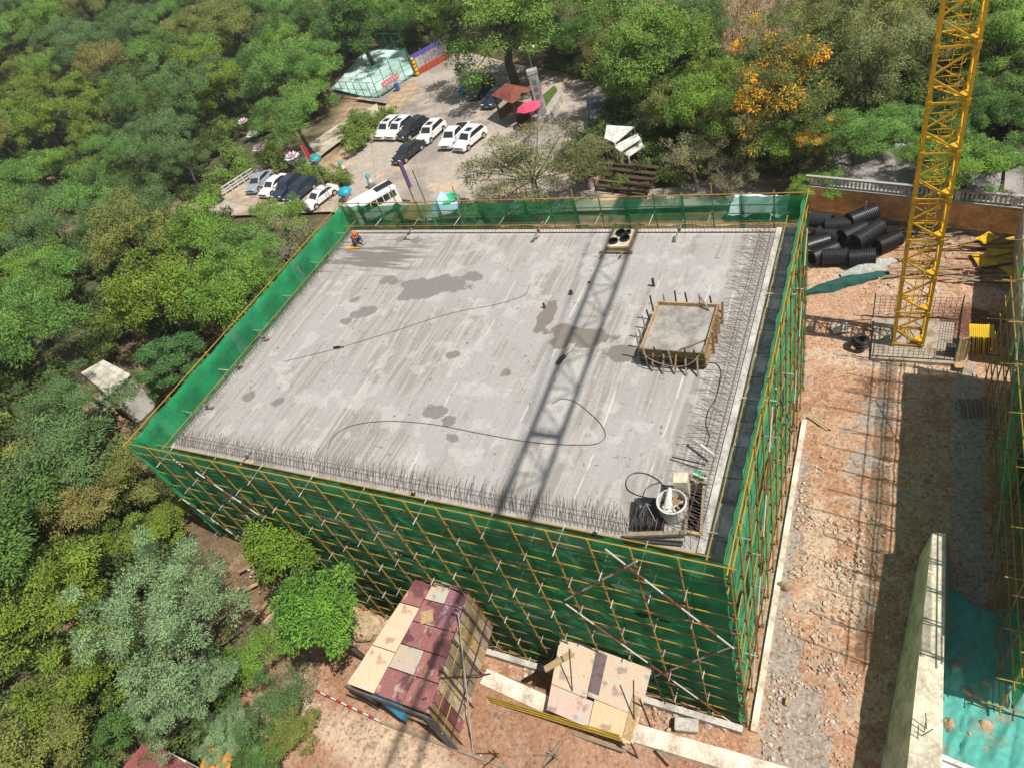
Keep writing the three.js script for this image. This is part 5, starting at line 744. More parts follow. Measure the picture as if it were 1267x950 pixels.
{ // kiosk, parasol, stele
  const P = [[609, 118], [626, 104], [659, 110], [634, 128]].map(([x, y]) => px(x, y, 3)), c = P.reduce((s, p) => s.add(p.clone().multiplyScalar(.25)), V(0, 0, 0)), k = thing('kiosk', 'timber kiosk with a red brown roof beside the grey pillar', 'kiosk'), top = c.clone().setY(3.75);
  for (let i = 0; i < 4; i++) { const a = P[i].clone().lerp(c, -.05), b = P[(i + 1) % 4].clone().lerp(c, -.05), n = 7; for (let j = 0; j < n; j++) { const a0 = a.clone().lerp(top, j / n), a1 = a.clone().lerp(top, (j + 1.06) / n), b0 = b.clone().lerp(top, j / n), b1 = b.clone().lerp(top, (j + 1.06) / n), l = .045; const pos = []; for (const q of [[a0, l], [b0, l], [b1, 0], [a0, l], [b1, 0], [a1, 0]]) pos.push(q[0].x, q[0].y + q[1], q[0].z); const g = new THREE.BufferGeometry(); g.setAttribute('position', new THREE.Float32BufferAttribute(pos, 3)); g.computeVertexNormals(); mesh('roof_board', uvWorld(g), M.kroof ??= mat(.27, .075, .05, { rough: .7, map: rep(T.mottle, .4) }), k); } }
  P.forEach((p) => { const q = p.clone().lerp(c, .1); mesh('post', box(.18, 3, .18, q.x, 1.5, q.z), M.timberDark, k); });
  for (let i = 0; i < 3; i++) { const a = P[i].clone().lerp(c, .16), b = P[(i + 1) % 4].clone().lerp(c, .16); mesh('wall', uvWorld(beam(a.setY(.6), b.setY(.6), .08, 1.2)), i === 2 ? M.timberDark : M.timber, k); }
  mesh('counter', uvWorld(box(1.6, .08, .6, c.x + .6, 1.25, c.z + 1.4, .5)), M.timberPale, k);
  const pp = px(654, 131, 2.35), u = thing('parasol', 'bright pink parasol in front of the kiosk', 'parasol', pp.clone().setY(0)), pk = mat(.75, .06, .16, { rough: .8, transmission: .25, thickness: 0 });
  for (let i = 0; i < 8; i++) { const a0 = i / 8 * Math.PI * 2, a1 = (i + 1) / 8 * Math.PI * 2, pos = [], R = [[.06, 2.75], [.8, 2.58], [1.5, 2.2]]; for (let j = 0; j < 2; j++) { const q = (a, s) => [Math.cos(a) * R[s][0], R[s][1], Math.sin(a) * R[s][0]]; for (const v of [q(a0, j), q(a1, j), q(a1, j + 1), q(a0, j), q(a1, j + 1), q(a0, j + 1)]) pos.push(...v); } const g = new THREE.BufferGeometry(); g.setAttribute('position', new THREE.Float32BufferAttribute(pos, 3)); g.computeVertexNormals(); mesh('panel', g, pk, u); }
  mesh('pole', bar(V(0, 0, 0), V(0, 2.8, 0), .03, 8), M.white, u); mesh('base', new THREE.CylinderGeometry(.28, .32, .12, 16).translate(0, .06, 0), M.concrete, u);
  const s0 = px(673, 148), st = thing('stone_pillar', 'tall pale grey stone pillar between the kiosk and the entrance road', 'pillar', s0, .4);
  mesh('shaft', [box(1.05, 5.6, .75, 0, 2.8, 0), box(1.15, .4, .85, 0, 5.7, 0), box(1.3, .5, 1.0, 0, .25, 0)].map((g) => uvWorld(g)), mat(.45, .46, .47, { map: rep(T.mottle, .3) }), st);
  for (let i = 0; i < 4; i++) mesh('carved_mark', box(.42, .5, .03, 0, 4.6 - i * .85, .385), M.concreteDark, st);
  solo('low_wall', 'low pale wall running from the grey pillar to the entrance road', 'wall', uvWorld(beam(px(678, 147, .5), px(694, 122, .5), .4, 1.0)), M.concrete);
  const lp = px(668, 122), l = thing('street_lamp', 'slim white lamp with a double arm rising behind the grey pillar', 'lamp', lp); mesh('pole', bar(V(0, 0, 0), V(0, 6.4, 0), .08, 8, .05), M.white, l); for (const q of [-1, 1]) { mesh('arm', tube([V(0, 5.6, 0), V(.4 * q, 6.5, .1), V(.8 * q, 6.3, .1)], .04, 10, 5), M.white, l); mesh('lamp_head', new THREE.SphereGeometry(.2, 10, 8).translate(.85 * q, 6.2, .1), M.white, l); }
  struct('grass_patch', sheetFromPoly(pxPoly([[676, 132], [690, 112], [686, 106], [672, 118]]), .06), mat(.10, .19, .03, { rough: 1, map: rep(T.gravel, .5) }));
}
{ // white stepped canopy and dark timber stand by the entrance
  const w = thing('white_canopy', 'white canopy of three stepped roof sheets on posts by the grey tree', 'canopy'), roofs = [[[751, 156], [785, 158], [761, 178], [748, 172]], [[759, 182], [789, 166], [793, 173], [768, 189]], [[771, 190], [793, 176], [797, 182], [778, 195]]];
  roofs.forEach((R, i) => { const h = 3.2 - i * .45, p = R.map(([x, y]) => px(x, y, h)), s = new THREE.Shape(p.map((q) => new THREE.Vector2(q.x, -q.z))), g = new THREE.ExtrudeGeometry(s, { depth: .1, bevelEnabled: false }); g.rotateX(-Math.PI / 2); g.translate(0, h, 0); mesh('roof_sheet', uvWorld(g), M.white, w); for (const q of p) mesh('post', box(.12, h, .12, q.x, h / 2, q.z), M.white, w); });
  const a = px(738, 228, .6), b = px(803, 236, .6), d = b.clone().sub(a), u = d.clone().normalize(), nrm = V(-u.z, 0, u.x), t = thing('timber_stand', 'dark timber stand of stepped boards with a rail behind the back net', 'stand');
  for (let i = 0; i < 5; i++) { const o = nrm.clone().multiplyScalar(-i * .55), y = .5 + i * .28; mesh('board', uvWorld(beam(a.clone().add(o).setY(y), b.clone().add(o).setY(y), .48, .08)), M.timberDark, t); }
  for (const v of [.02, .35, .68, .98]) { const p = a.clone().lerp(b, v); mesh('post', box(.1, 1.4, .1, p.x + nrm.x * .4, .7, p.z + nrm.z * .4), M.timberDark, t); mesh('bearer', beam(p.clone().setY(.4), p.clone().addScaledVector(nrm, -2.3).setY(1.5), .1, .16), M.timberDark, t); }
  mesh('rail', beam(a.clone().addScaledVector(nrm, .4).setY(1.38), b.clone().addScaledVector(nrm, .4).setY(1.38), .08), M.timberGrey, t);
}
{ // sports court fence, banners, bin
  const gm = mat(.015, .20, .13, { rough: .6 }), mesh1 = netMat(.03, .36, .26, .14, .3);
  const run = (l, a, b, h, nP) => { const f = thing('court_fence', l, 'fence'); for (let i = 0; i <= nP; i++) { const p = a.clone().lerp(b, i / nP); mesh('post', bar(p, p.clone().setY(h), .05, 6), gm, f); } for (const y of [.1, h / 2, h]) mesh('rail', bar(a.clone().setY(y), b.clone().setY(y), .035, 5), gm, f); const g = uvWorld(beam(a.clone().setY(h / 2), b.clone().setY(h / 2), .02, h)); mesh('wire_mesh', g, mesh1, f); };
  const c1 = px(469, 121), c2 = px(514, 93), c3 = px(418, 118), c4 = px(500, 62), c5 = px(452, 60);
  run('green mesh fence along the near right side of the pale court', c1, c2, 4, 4); run('dark green low fence along the near left side of the pale court', c3, c1, 2.2, 6); run('tall green fence at the far side of the pale court', c5, c4, 2.6, 5);
  const bn = px(477, 118), bn2 = px(497, 104), b = thing('red_banner', 'red and white banner tied to the court fence', 'banner'); const g = beam(bn.clone().add(V(.25, 1.5, .3)), bn2.clone().add(V(.25, 1.5, .3)), .03, .8); mesh('cloth', uvWorld(g), mat(.66, .16, .16, { rough: .8 }), b); { const d = bn2.clone().sub(bn); for (let i = 0; i < 6; i++) { const q = bn.clone().addScaledVector(d, .12 + i * .15).add(V(.29, 1.5, .34)); mesh('white_patch', beam(q, q.clone().addScaledVector(d, .07), .03, .4), M.white, b); } }
  const bi = px(493, 112), bin = thing('blue_bin', 'blue bin standing by the court fence', 'bin', bi); mesh('bin_body', new THREE.CylinderGeometry(.38, .3, 1.0, 14).translate(0, .5, 0), pBlue, bin); mesh('lid', new THREE.CylinderGeometry(.4, .4, .1, 14).translate(0, 1.05, 0), pBlue, bin);
  const A = px(515, 95), B = px(556, 72), w = thing('painted_hoarding', 'long hoarding painted blue, white and red at the end of the court', 'hoarding'), dd = B.clone().sub(A), n = 9, H = 2.9;
  const cw = [[.70, .10, .08], [.62, .6, .62], [.55, .5, .52], [.52, .44, .46], [.45, .40, .44], [.42, .36, .42], [.40, .33, .38], [.38, .3, .36], [.4, .28, .34]];
  for (let i = 0; i < n; i++) { const a = A.clone().addScaledVector(dd, i / n + .004), b2 = A.clone().addScaledVector(dd, (i + 1) / n - .004); mesh('panel', uvWorld(beam(a.clone().setY(1.65), b2.clone().setY(1.65), .06, 1.5)), mat(...cw[i], { rough: .7, map: rep(T.worn, .5) }), w); mesh('blue_band', beam(a.clone().setY(2.72), b2.clone().setY(2.72), .07, .6), mat(.07 + .03 * (i % 3), .09, .42 - .02 * i, { rough: .7 }), w); mesh('red_band', beam(a.clone().setY(.48), b2.clone().setY(.48), .08, .84), mat(.42, .06, .025, { rough: .7 }), w); }
  for (let i = 0; i <= n; i += 3) { const p = A.clone().addScaledVector(dd, i / n).add(V(-.2, 0, -.2)); mesh('post', bar(p, p.clone().setY(H + .3), .06, 6), M.poleGrey, w); }
  const y0 = px(517, 94), yt = thing('inflatable_figure', 'yellow balloon column at the near end of the painted hoarding', 'balloon column', y0); for (let i = 0; i < 5; i++) mesh('balloon', new THREE.SphereGeometry(.36 - .02 * i, 12, 9).translate(.05 * (i % 2), .36 + i * .52, 0), M.yellow, yt);
  const ub = px(398, 52, 3.2), uu = thing('parasol', 'sky blue parasol glimpsed between the trees left of the court', 'parasol', ub.clone().setY(1.2)); mesh('canopy', new THREE.ConeGeometry(1.8, .7, 10, 2, true).translate(0, 2.3, 0), mat(.10, .42, .72, { rough: .7 }), uu); mesh('pole', bar(V(0, -1.2, 0), V(0, 2.5, 0), .04, 6), M.white, uu);
}
{ // white rail, lotus lamps, flags and small furniture round the lower parking row
  const f = thing('white_railing', 'white rail fence beside the silver blue car', 'railing'), a = px(272, 246), b = px(332, 207), n = 8;
  for (let i = 0; i <= n; i++) { const p = a.clone().lerp(b, i / n); mesh('post', box(.14, 1.2, .14, p.x, .6, p.z), M.white, f); } for (const y of [.35, .7, 1.1]) mesh('rail', beam(a.clone().setY(y), b.clone().setY(y), .07, .16), M.white, f);
  struct('forecourt', sheetFromPoly(pxPoly([[272, 246], [332, 209], [352, 216], [425, 240], [400, 262], [330, 262]]), .03), mat(.48, .38, .29, { rough: .95, map: rep(T.mottle, .15) }));
  const pt = new THREE.SphereGeometry(1, 8, 6).scale(.2, .09, .62).translate(0, 0, .55), petal = [mat(.80, .72, .76, { rough: .6, transmission: .3, thickness: 0 }), mat(.75, .45, .58, { rough: .6, transmission: .3, thickness: 0 })];
  [[301, 152, 'white lotus lamp farthest back among the trees'], [312, 168, 'white lotus lamp in the second place from the back'], [321, 185, 'pink lotus lamp at the left of the group'], [351, 175, 'white lotus lamp at the right of the group above the hedge'], [362, 196, 'large pink lotus lamp nearest the parked cars']].forEach(([x, y, l], i) => { const p = px(x, y, 2.6), t = thing('lotus_lamp', l, 'lamp', p.clone().setY(0)), s = .78 + .05 * i; mesh('stem', bar(V(0, 0, 0), V(0, 2.6, 0), .05, 7), gmat ??= mat(.02, .2, .1), t); for (const [ring, n2, tilt] of [[0, 9, .25], [1, 7, .75], [2, 5, 1.15]]) for (let k = 0; k < n2; k++) { const m = mesh('petal', pt, petal[(i + ring) % 3 === 0 ? 1 : 0], t); m.position.y = 2.6; m.rotation.set(-tilt, (k + ring * .5) / n2 * Math.PI * 2, 0, 'YXZ'); m.scale.setScalar(s * (1 - ring * .12)); } mesh('seed_head', new THREE.CylinderGeometry(.22, .12, .3, 10).translate(0, 2.7, 0), M.yellow, t); });
  const flag = (l, x, y, h, m, cat = 'flag') => { const p = px(x, y), t = thing('feather_flag', l, cat, p, .5); mesh('pole', bar(V(0, 0, 0), V(0, h, 0), .03, 6), M.white, t); const s = new THREE.Shape(); s.moveTo(.04, h * .25); s.quadraticCurveTo(.75, h * .45, .55, h * .8); s.quadraticCurveTo(.4, h, .04, h); s.lineTo(.04, h * .25); const g = new THREE.ExtrudeGeometry(s, { depth: .02, bevelEnabled: false, curveSegments: 8 }); mesh('cloth', g, m, t); };
  flag('red feather flag beside the teal dome at the end of the garden path', 386, 208, 3.2, mat(.62, .03, .04));
  const mush = (l, x, y, R, m) => { const p = px(x, y), t = thing('dome_bin', l, 'bin', p); mesh('dome', new THREE.SphereGeometry(R, 16, 8, 0, Math.PI * 2, 0, Math.PI / 2).scale(1, .75, 1).translate(0, R * 1.1, 0), m, t); mesh('bin_body', new THREE.CylinderGeometry(R * .75, R * .6, R * 1.1, 16).translate(0, R * .55, 0), M.white, t); mesh('opening', box(R * .5, R * .25, .05, 0, R * .85, R * .72), M.black, t); };
  const teal = mat(.01, .28, .30, { rough: .5 }), cyan = mat(.01, .30, .42, { rough: .5 });
  mush('teal domed bin beside the red flag', 394, 205, .8, teal); mush('blue domed bin with a white base at the scaffold corner', 431, 247, .85, cyan);
  const fig = (l, x, y, c2) => { const p = px(x, y), t = thing('painted_statue', l, 'statue', p); mesh('plinth', new THREE.CylinderGeometry(.45, .5, .35, 14).translate(0, .17, 0), M.concreteDark, t); mesh('figure', new THREE.LatheGeometry([[0, .3], [.34, .35], [.36, .7], [.28, 1.05], [.2, 1.15], [.26, 1.3], [.2, 1.5], [0, 1.55]].map((q) => new THREE.Vector2(...q)), 14), M.white, t); mesh('sash', new THREE.CylinderGeometry(.365, .37, .25, 14).translate(0, .62, 0), c2, t); mesh('hat', new THREE.ConeGeometry(.34, .4, 14).translate(0, 1.66, 0), teal, t); };
  fig('small painted statue with a teal hat and red sash above the hedge', 427, 215, M.red); fig('small painted statue with a teal hat near the white bus', 461, 232, mat(.3, .25, .3));
  const lp = px(411, 249), l = thing('lamp_post', 'slim grey lamp post leaning over the white car at the end of the lower row', 'lamp post', lp); mesh('pole', bar(V(0, 0, 0), V(0, 5.2, 0), .05, 6), M.poleGrey, l); mesh('lamp_head', rbox(.5, .1, .22, .04, .2, 5.22, 0), M.poleGrey, l);
  const fp = px(514, 252), fl = thing('banner_pole', 'tall pole with a narrow dark purple banner behind the back net', 'banner', fp); mesh('pole', bar(V(0, 0, 0), V(0, 5.0, 0), .06, 7), M.timberDark, fl); mesh('cloth', box(.05, 3.0, .5, .02, 3.3, -.28), mat(.10, .05, .22, { rough: .8 }), fl);
  for (const [x, y, h, l2] of [[527, 252, 4, 'thin bare pole right of the purple banner behind the back net']]) solo('bare_pole', l2, 'pole', bar(px(x, y), px(x, y, 0).setY(h), .05, 6), M.timberDark);
  const gp = px(553, 243, 3), gu = thing('parasol', 'small bright green parasol just behind the back net', 'parasol', gp.clone().setY(0)); mesh('canopy', new THREE.ConeGeometry(1.0, .45, 10, 2, true).translate(0, 3, 0), mat(.01, .42, .16, { rough: .7 }), gu); mesh('pole', bar(V(0, 0, 0), V(0, 3.1, 0), .04, 6), M.poleGrey, gu);
  const p2 = px(506, 268, 2.2), sh = thing('site_shed', 'small red and tan shed seen through the back net beside the bus', 'shed', p2.clone().setY(0), .3); mesh('wall', uvWorld(box(2.4, 2.2, 2.4, 0, 1.1, 0)), mat(.45, .10, .08, { map: rep(T.worn, .4) }), sh); mesh('roof', [box(2.0, .08, 2.7, -.95, 2.45, 0, 0, 0, .35), box(2.0, .08, 2.7, .95, 2.45, 0, 0, 0, -.35)], mat(.42, .24, .1, { map: rep(T.worn, .4) }), sh); mesh('door', box(.9, 1.8, .05, .2, .95, 1.22), M.timberDark, sh);
  const tp = px(560, 276, 0), te = thing('blue_tent', 'pale blue pointed tent just behind the back net', 'tent', tp, .4); const cone = new THREE.ConeGeometry(1.9, 1.5, 4, 1, true).rotateY(Math.PI / 4).translate(0, 2.9, 0); mesh('canopy', cone, mat(.35, .55, .72, { rough: .8 }), te); for (const [x, z] of [[-1.3, -1.3], [1.3, -1.3], [1.3, 1.3], [-1.3, 1.3]]) mesh('leg', bar(V(x, 0, z), V(x, 2.2, z), .05, 6), M.white, te);
  const ws = px(940, 262, 0); solo('white_sheet', 'pale plastic sheet crumpled on the ground behind the right end of the back net', 'plastic sheeting', (() => { const g = new THREE.PlaneGeometry(4.5, 3, 24, 18), p = g.attributes.position; for (let i = 0; i < p.count; i++) p.setZ(i, .2 + .9 * fbm(p.getX(i) * 1.2 + 9, p.getY(i) * 1.2, 4)); g.rotateX(-Math.PI / 2); g.translate(ws.x, .05, ws.z); g.computeVertexNormals(); return g; })(), mat(.5, .62, .66, { rough: .6 }));
}

{ // pale roofed hut in the wood left of the scaffold
  let h = 5; for (let i = 0; i < 15; i++) { const q = px(131, 466, h); h = lerp(h, terrain(q.x, q.z) + 2.5, .6); }
  const P = [[100, 462], [128, 446], [162, 464], [134, 490]].map(([x, y]) => px(x, y, h)), t = thing('wood_hut', 'hut with a pale flat sheet roof among the trees left of the scaffold', 'hut'), c = P.reduce((s, p) => s.add(p.clone().multiplyScalar(.25)), V(0, 0, 0));
  for (let i = 0; i < 4; i++) { const q = (a, b, k) => a.clone().lerp(b, k), s = new THREE.Shape([q(P[0], P[1], i / 4 + .004), q(P[0], P[1], (i + 1) / 4 - .004), q(P[3], P[2], (i + 1) / 4 - .004), q(P[3], P[2], i / 4 + .004)].map((p) => new THREE.Vector2(p.x, -p.z))), g = new THREE.ExtrudeGeometry(s, { depth: .06, bevelEnabled: false }); g.rotateX(-Math.PI / 2); g.translate(0, h + .02 * (i % 2), 0); mesh('roof_sheet', uvWorld(g), mat(.60 - .04 * (i % 2), .55, .48, { rough: .7, map: rep(T.mottle, .3) }), t); }
  const w = P.map((p) => p.clone().lerp(c, .12)); for (let i = 0; i < 4; i++) mesh('wall', uvWorld(beam(w[i].clone().setY(h - 1.6), w[(i + 1) % 4].clone().setY(h - 1.6), .15, 3.0)), M.concrete, t); mesh('door', box(.9, 1.9, .08, c.x + .3, h - 1.5, w[3].z + .3), M.timberDark, t);
  const s = thing('red_sheet_pile', 'heap of red and grey sheets beside the pale roofed hut', 'sheet pile'), r = rng(61); for (let i = 0; i < 9; i++) { const p = px(lerp(112, 140, r()), lerp(492, 516, r()), h - 1.9); mesh('sheet', box(rr(.8, 1.8, r), .05, rr(.5, 1, r), p.x, h - 1.9 + .08 * i, p.z, rr(0, 3, r), rr(-.2, .2, r), rr(-.2, .2, r)), i % 3 ? M.concrete : mat(.5, .1, .07), s); }
}
// ---------------------------------------------------------------- the crouching worker
function sdfMesh(min, max, cell, f) {
  const size = max.clone().sub(min), half = Math.max(size.x, size.y, size.z) / 2, n = Math.ceil(2 * half / cell) + 4, c = min.clone().add(max).multiplyScalar(.5), mc = new MarchingCubes(n, new THREE.MeshBasicMaterial(), false, false, 60000);
  mc.isolation = 0; const hs = n / 2, sc = half * 1.08;
  for (let k = 0; k < n; k++) for (let j = 0; j < n; j++) for (let i = 0; i < n; i++) mc.field[i + j * n + k * n * n] = -f(V(c.x + (i - hs) / hs * sc, c.y + (j - hs) / hs * sc, c.z + (k - hs) / hs * sc));
  mc.update(); const cnt = mc.count, p = new Float32Array(cnt * 3), nn = new Float32Array(cnt * 3);
  for (let i = 0; i < cnt; i++) { p[i * 3] = mc.positionArray[i * 3] * sc + c.x; p[i * 3 + 1] = mc.positionArray[i * 3 + 1] * sc + c.y; p[i * 3 + 2] = mc.positionArray[i * 3 + 2] * sc + c.z; }
  void nn; const g = new THREE.BufferGeometry(); g.setAttribute('position', new THREE.BufferAttribute(p, 3)); g.computeVertexNormals(); return uvWorld(g);
}
const cap = (p, a, b, ra, rb) => { const d = b.clone().sub(a), t = clamp(p.clone().sub(a).dot(d) / d.lengthSq()); return p.distanceTo(a.clone().addScaledVector(d, t)) - lerp(ra, rb, t); };
const smin = (a, b, k) => { const h = clamp(.5 + .5 * (b - a) / k); return lerp(b, a, h) - k * h * (1 - h); };
{
  const at = sp(441, 303), w = thing('worker', 'person in an orange helmet and vest crouching at the rear left corner of the roof', 'person', at, -.25);
  const J = { pel: V(0, .34, 0), ch: V(.2, .70, 0), nk: V(.28, .85, 0), hd: V(.34, .98, 0) };
  const bones = [], tor = [], legs = [];
  tor.push([J.pel, J.ch, .15, .155], [J.ch, J.nk, .13, .06]);
  const hands = [];
  for (const s of [1, -1]) {
    const sh = V(.22, .76, s * .18), el = V(.40, .52, s * .25), wr = V(.56, .28, s * .16), hp = V(.02, .33, s * .1), kn = V(.36, .46, s * .17), an = V(.06, .1, s * .15), toe = V(.25, .05, s * .17);
    tor.push([J.ch.clone().lerp(sh, .4), sh, .1, .08], [sh, el, .065, .05], [el, wr, .05, .038]); legs.push([hp, kn, .1, .068], [kn, an, .065, .045], [an, toe, .048, .038]);
    const pm = wr.clone().add(V(.05, -.06, 0)); bones.push([wr, pm, .03, .036]); hands.push([wr, pm, .03, .034]);
    for (let i = 0; i < 4; i++) { const k = pm.clone().add(V(.02, -.02, (i - 1.5) * .021)), m = k.clone().add(V(.03, -.03 - .004 * (i % 2), (i - 1.5) * .003)), e = m.clone().add(V(.002, -.032, 0)); hands.push([k, m, .0095, .009], [m, e, .009, .0075]); }
    const t0 = pm.clone().add(V(-.005, .0, -s * .035)), t1 = t0.clone().add(V(.04, -.025, -s * .012)); hands.push([t0, t1, .011, .0095], [t1, t1.clone().add(V(.012, -.025, 0)), .0095, .008]);
  }
  const field = (list, k, o = 0) => (p) => list.reduce((m, b) => smin(m, cap(p, ...b) - o, k), 9);
  const head = (p) => { let d = p.clone().sub(J.hd); d = V(d.x / .098, d.y / .125, d.z / .08).length() - 1; d *= .09; d = smin(d, cap(p, J.nk, J.hd, .055, .055), .03); d = smin(d, cap(p, J.hd.clone().add(V(.09, .015, 0)), J.hd.clone().add(V(.108, -.025, 0)), .012, .016), .012); d = smin(d, cap(p, J.hd.clone().add(V(.04, -.1, 0)), J.hd.clone().add(V(.075, -.1, 0)), .035, .028), .03); for (const s of [1, -1]) d = smin(d, cap(p, J.hd.clone().add(V(-.005, .02, s * .08)), J.hd.clone().add(V(-.01, -.03, s * .078)), .016, .012), .01); for (const s of [1, -1]) d = Math.max(d, -cap(p, J.hd.clone().add(V(.1, .025, s * .032)), J.hd.clone().add(V(.1, .025, s * .034)), .012, .012)); return d; };
  const bodyG = sdfMesh(V(-.25, 0, -.38), V(.75, 1.05, .38), .016, field([...tor, ...legs, ...bones], .04));
  const headG = sdfMesh(J.hd.clone().add(V(-.13, -.18, -.13)), J.hd.clone().add(V(.15, .15, .13)), .006, head);
  const handG = [1, -1].map((s) => sdfMesh(V(.5, .08, s * .16 - .1), V(.74, .32, s * .16 + .1), .005, field(hands.filter((b) => b[0].z * s > 0), .008)));
  const skin = mat(.42, .24, .16, { rough: .6 });
  mesh('body', [bodyG, headG, ...handG], skin, w);
  mesh('jacket', sdfMesh(V(-.25, .1, -.42), V(.7, .95, .42), .015, (p) => Math.max(field(tor, .05, .018)(p), cap(p, J.ch, J.nk, 9, 9) > 0 ? 0 : -.2, p.y - .86)), mat(.05, .055, .09), w);
  mesh('vest', sdfMesh(V(-.25, .1, -.3), V(.5, .95, .3), .015, (p) => Math.max(field([tor[0], tor[1], tor[2], tor[5]], .05, .034)(p), Math.abs(p.z) - .185, p.y - .88, .24 - p.y - p.x * .3)), mat(.75, .16, .02), w);
  mesh('trousers', sdfMesh(V(-.25, 0, -.35), V(.55, .6, .35), .015, (p) => Math.max(Math.min(field(legs.filter((b) => b[3] !== .038), .05, .016)(p), cap(p, J.pel, J.pel.clone().add(V(-.02, -.04, 0)), .165, .16)), .1 - p.y)), mat(.02, .025, .05), w);
  for (const s of [1, -1]) mesh('boot', sdfMesh(V(-.05, -.02, s * .16 - .1), V(.36, .2, s * .16 + .1), .01, (p) => Math.max(Math.min(cap(p, V(.05, .12, s * .15), V(.05, .05, s * .15), .062, .06), cap(p, V(.05, .05, s * .15), V(.25, .05, s * .17), .058, .05)), .005 - p.y)), M.black, w);
  const hel = mesh('helmet', [new THREE.SphereGeometry(.135, 20, 10, 0, Math.PI * 2, 0, Math.PI * .5).scale(1.12, .95, .95), new THREE.CylinderGeometry(.155, .165, .014, 20).scale(1.12, 1, .95).translate(.02, .0, 0), new THREE.BoxGeometry(.24, .018, .03).translate(0, .128, 0)], mat(.80, .16, .02, { rough: .35 }), w); hel.position.copy(J.hd).add(V(-.005, .045, 0)); hel.rotation.z = -.25;
  mesh('face_scarf', sdfMesh(V(.2, .78, -.13), V(.46, .97, .13), .008, (p) => Math.max(cap(p, J.nk, V(.35, .93, 0), .09, .1), p.y - .955)), M.white, w);
}
// ---------------------------------------------------------------- trees
const leafMat = mat(1.2, 1.18, 1.1, { rough: 1, vertexColors: true, transmission: .34, thickness: 0, specularIntensity: .4 });
function crownGeo(o, seed) {
  const r = rng(seed), pos = [], nor = [], col = [], lobes = [], tmp = V(0, 0, 0), up = V(0, 1, 0);
  const rn = () => { let x, y, z, l; do { x = r() * 2 - 1; y = r() * 2 - 1; z = r() * 2 - 1; l = x * x + y * y + z * z; } while (l > 1 || l < .01); l = Math.sqrt(l); return V(x / l, y / l, z / l); };
  for (let i = 0; i < o.lobes; i++) { const d = rn(); if (d.y < (o.low ? -.85 : -.5)) d.y *= -.6; const k = i < o.lobes * .22 ? rr(.15, .45, r) : rr(.5, 1.12, r), q = o.lobeR * (k > .9 ? rr(.4, .8, r) : rr(.55, 1.3, r)); lobes.push({ c: V(d.x * o.rx * k, d.y * o.ry * k, d.z * o.rx * k), r: q, n: clamp(q / o.lobeR, .35, 1.3), t: rr(-1, 1, r) }); }
  const P = (a, c) => { pos.push(a.x, a.y, a.z); col.push(c[0], c[1], c[2]); };
  for (const L of lobes) {
    const hueL = L.t * o.var;
    for (let t = 0; t < o.tufts * L.n; t++) {
      const d = rn(); if (d.y < -.2) d.y = -d.y * .5; d.addScaledVector(L.c.clone().normalize(), .5).normalize();
      const tc = L.c.clone().add(V(d.x * L.r, d.y * L.r * (o.flat ?? .75), d.z * L.r).multiplyScalar(rr(.55, 1.0, r) * (r() < .12 ? 1.3 : 1)));
      const tv = rr(-1, 1, r) * o.var * .7, flower = o.flower && r() < (L.t > .1 ? .5 : .06) * (tc.y > -.1 * o.ry ? 1 : .35);
      for (let k = 0; k < o.leaves; k++) {
        const q = rn(), b = tc.clone().add(q.clone().multiplyScalar(o.tuft * Math.cbrt(r()))); if (o.droop) b.y -= o.droop * r() * r() * o.tuft * 3;
        const dir = q.clone().multiplyScalar(.8).add(d.clone().multiplyScalar(.7)).add(rn().multiplyScalar(.5)); dir.y -= (o.hang ?? .15); dir.normalize();
        const side = tmp.crossVectors(dir, rn().multiplyScalar(.75).add(d).addScaledVector(up, .35)).normalize().clone(), len = o.len * rr(.5, 1.5, r), w = o.wid * rr(.7, 1.25, r), face = V(0, 0, 0).crossVectors(dir, side).normalize(); if (face.dot(d) < 0) face.negate();
        const tip = b.clone().addScaledVector(dir, len).addScaledVector(up, -len * .15), m1 = b.clone().addScaledVector(dir, len * .45).addScaledVector(side, w / 2), m2 = b.clone().addScaledVector(dir, len * .45).addScaledVector(side, -w / 2);
        const n = face.clone().multiplyScalar(.7).addScaledVector(d, .42).addScaledVector(q, .2).normalize();
        const j = 1 + hueL + tv + rr(-.22, .22, r), base = flower && r() < .75 ? o.fcol : o.col, yel = rr(-.15, .2, r) + tv * .5, c = [base[0] * j * (1 + yel), base[1] * j, base[2] * j * (1 - yel * .4)];
        for (const v of [b, m1, tip, b, tip, m2]) { P(v, c); nor.push(n.x, n.y, n.z); }
      }
    }
  }
  const g = new THREE.BufferGeometry(); g.setAttribute('position', new THREE.Float32BufferAttribute(pos, 3)); g.setAttribute('normal', new THREE.Float32BufferAttribute(nor, 3)); g.setAttribute('color', new THREE.Float32BufferAttribute(col, 3));
  return { g, lobes };
}
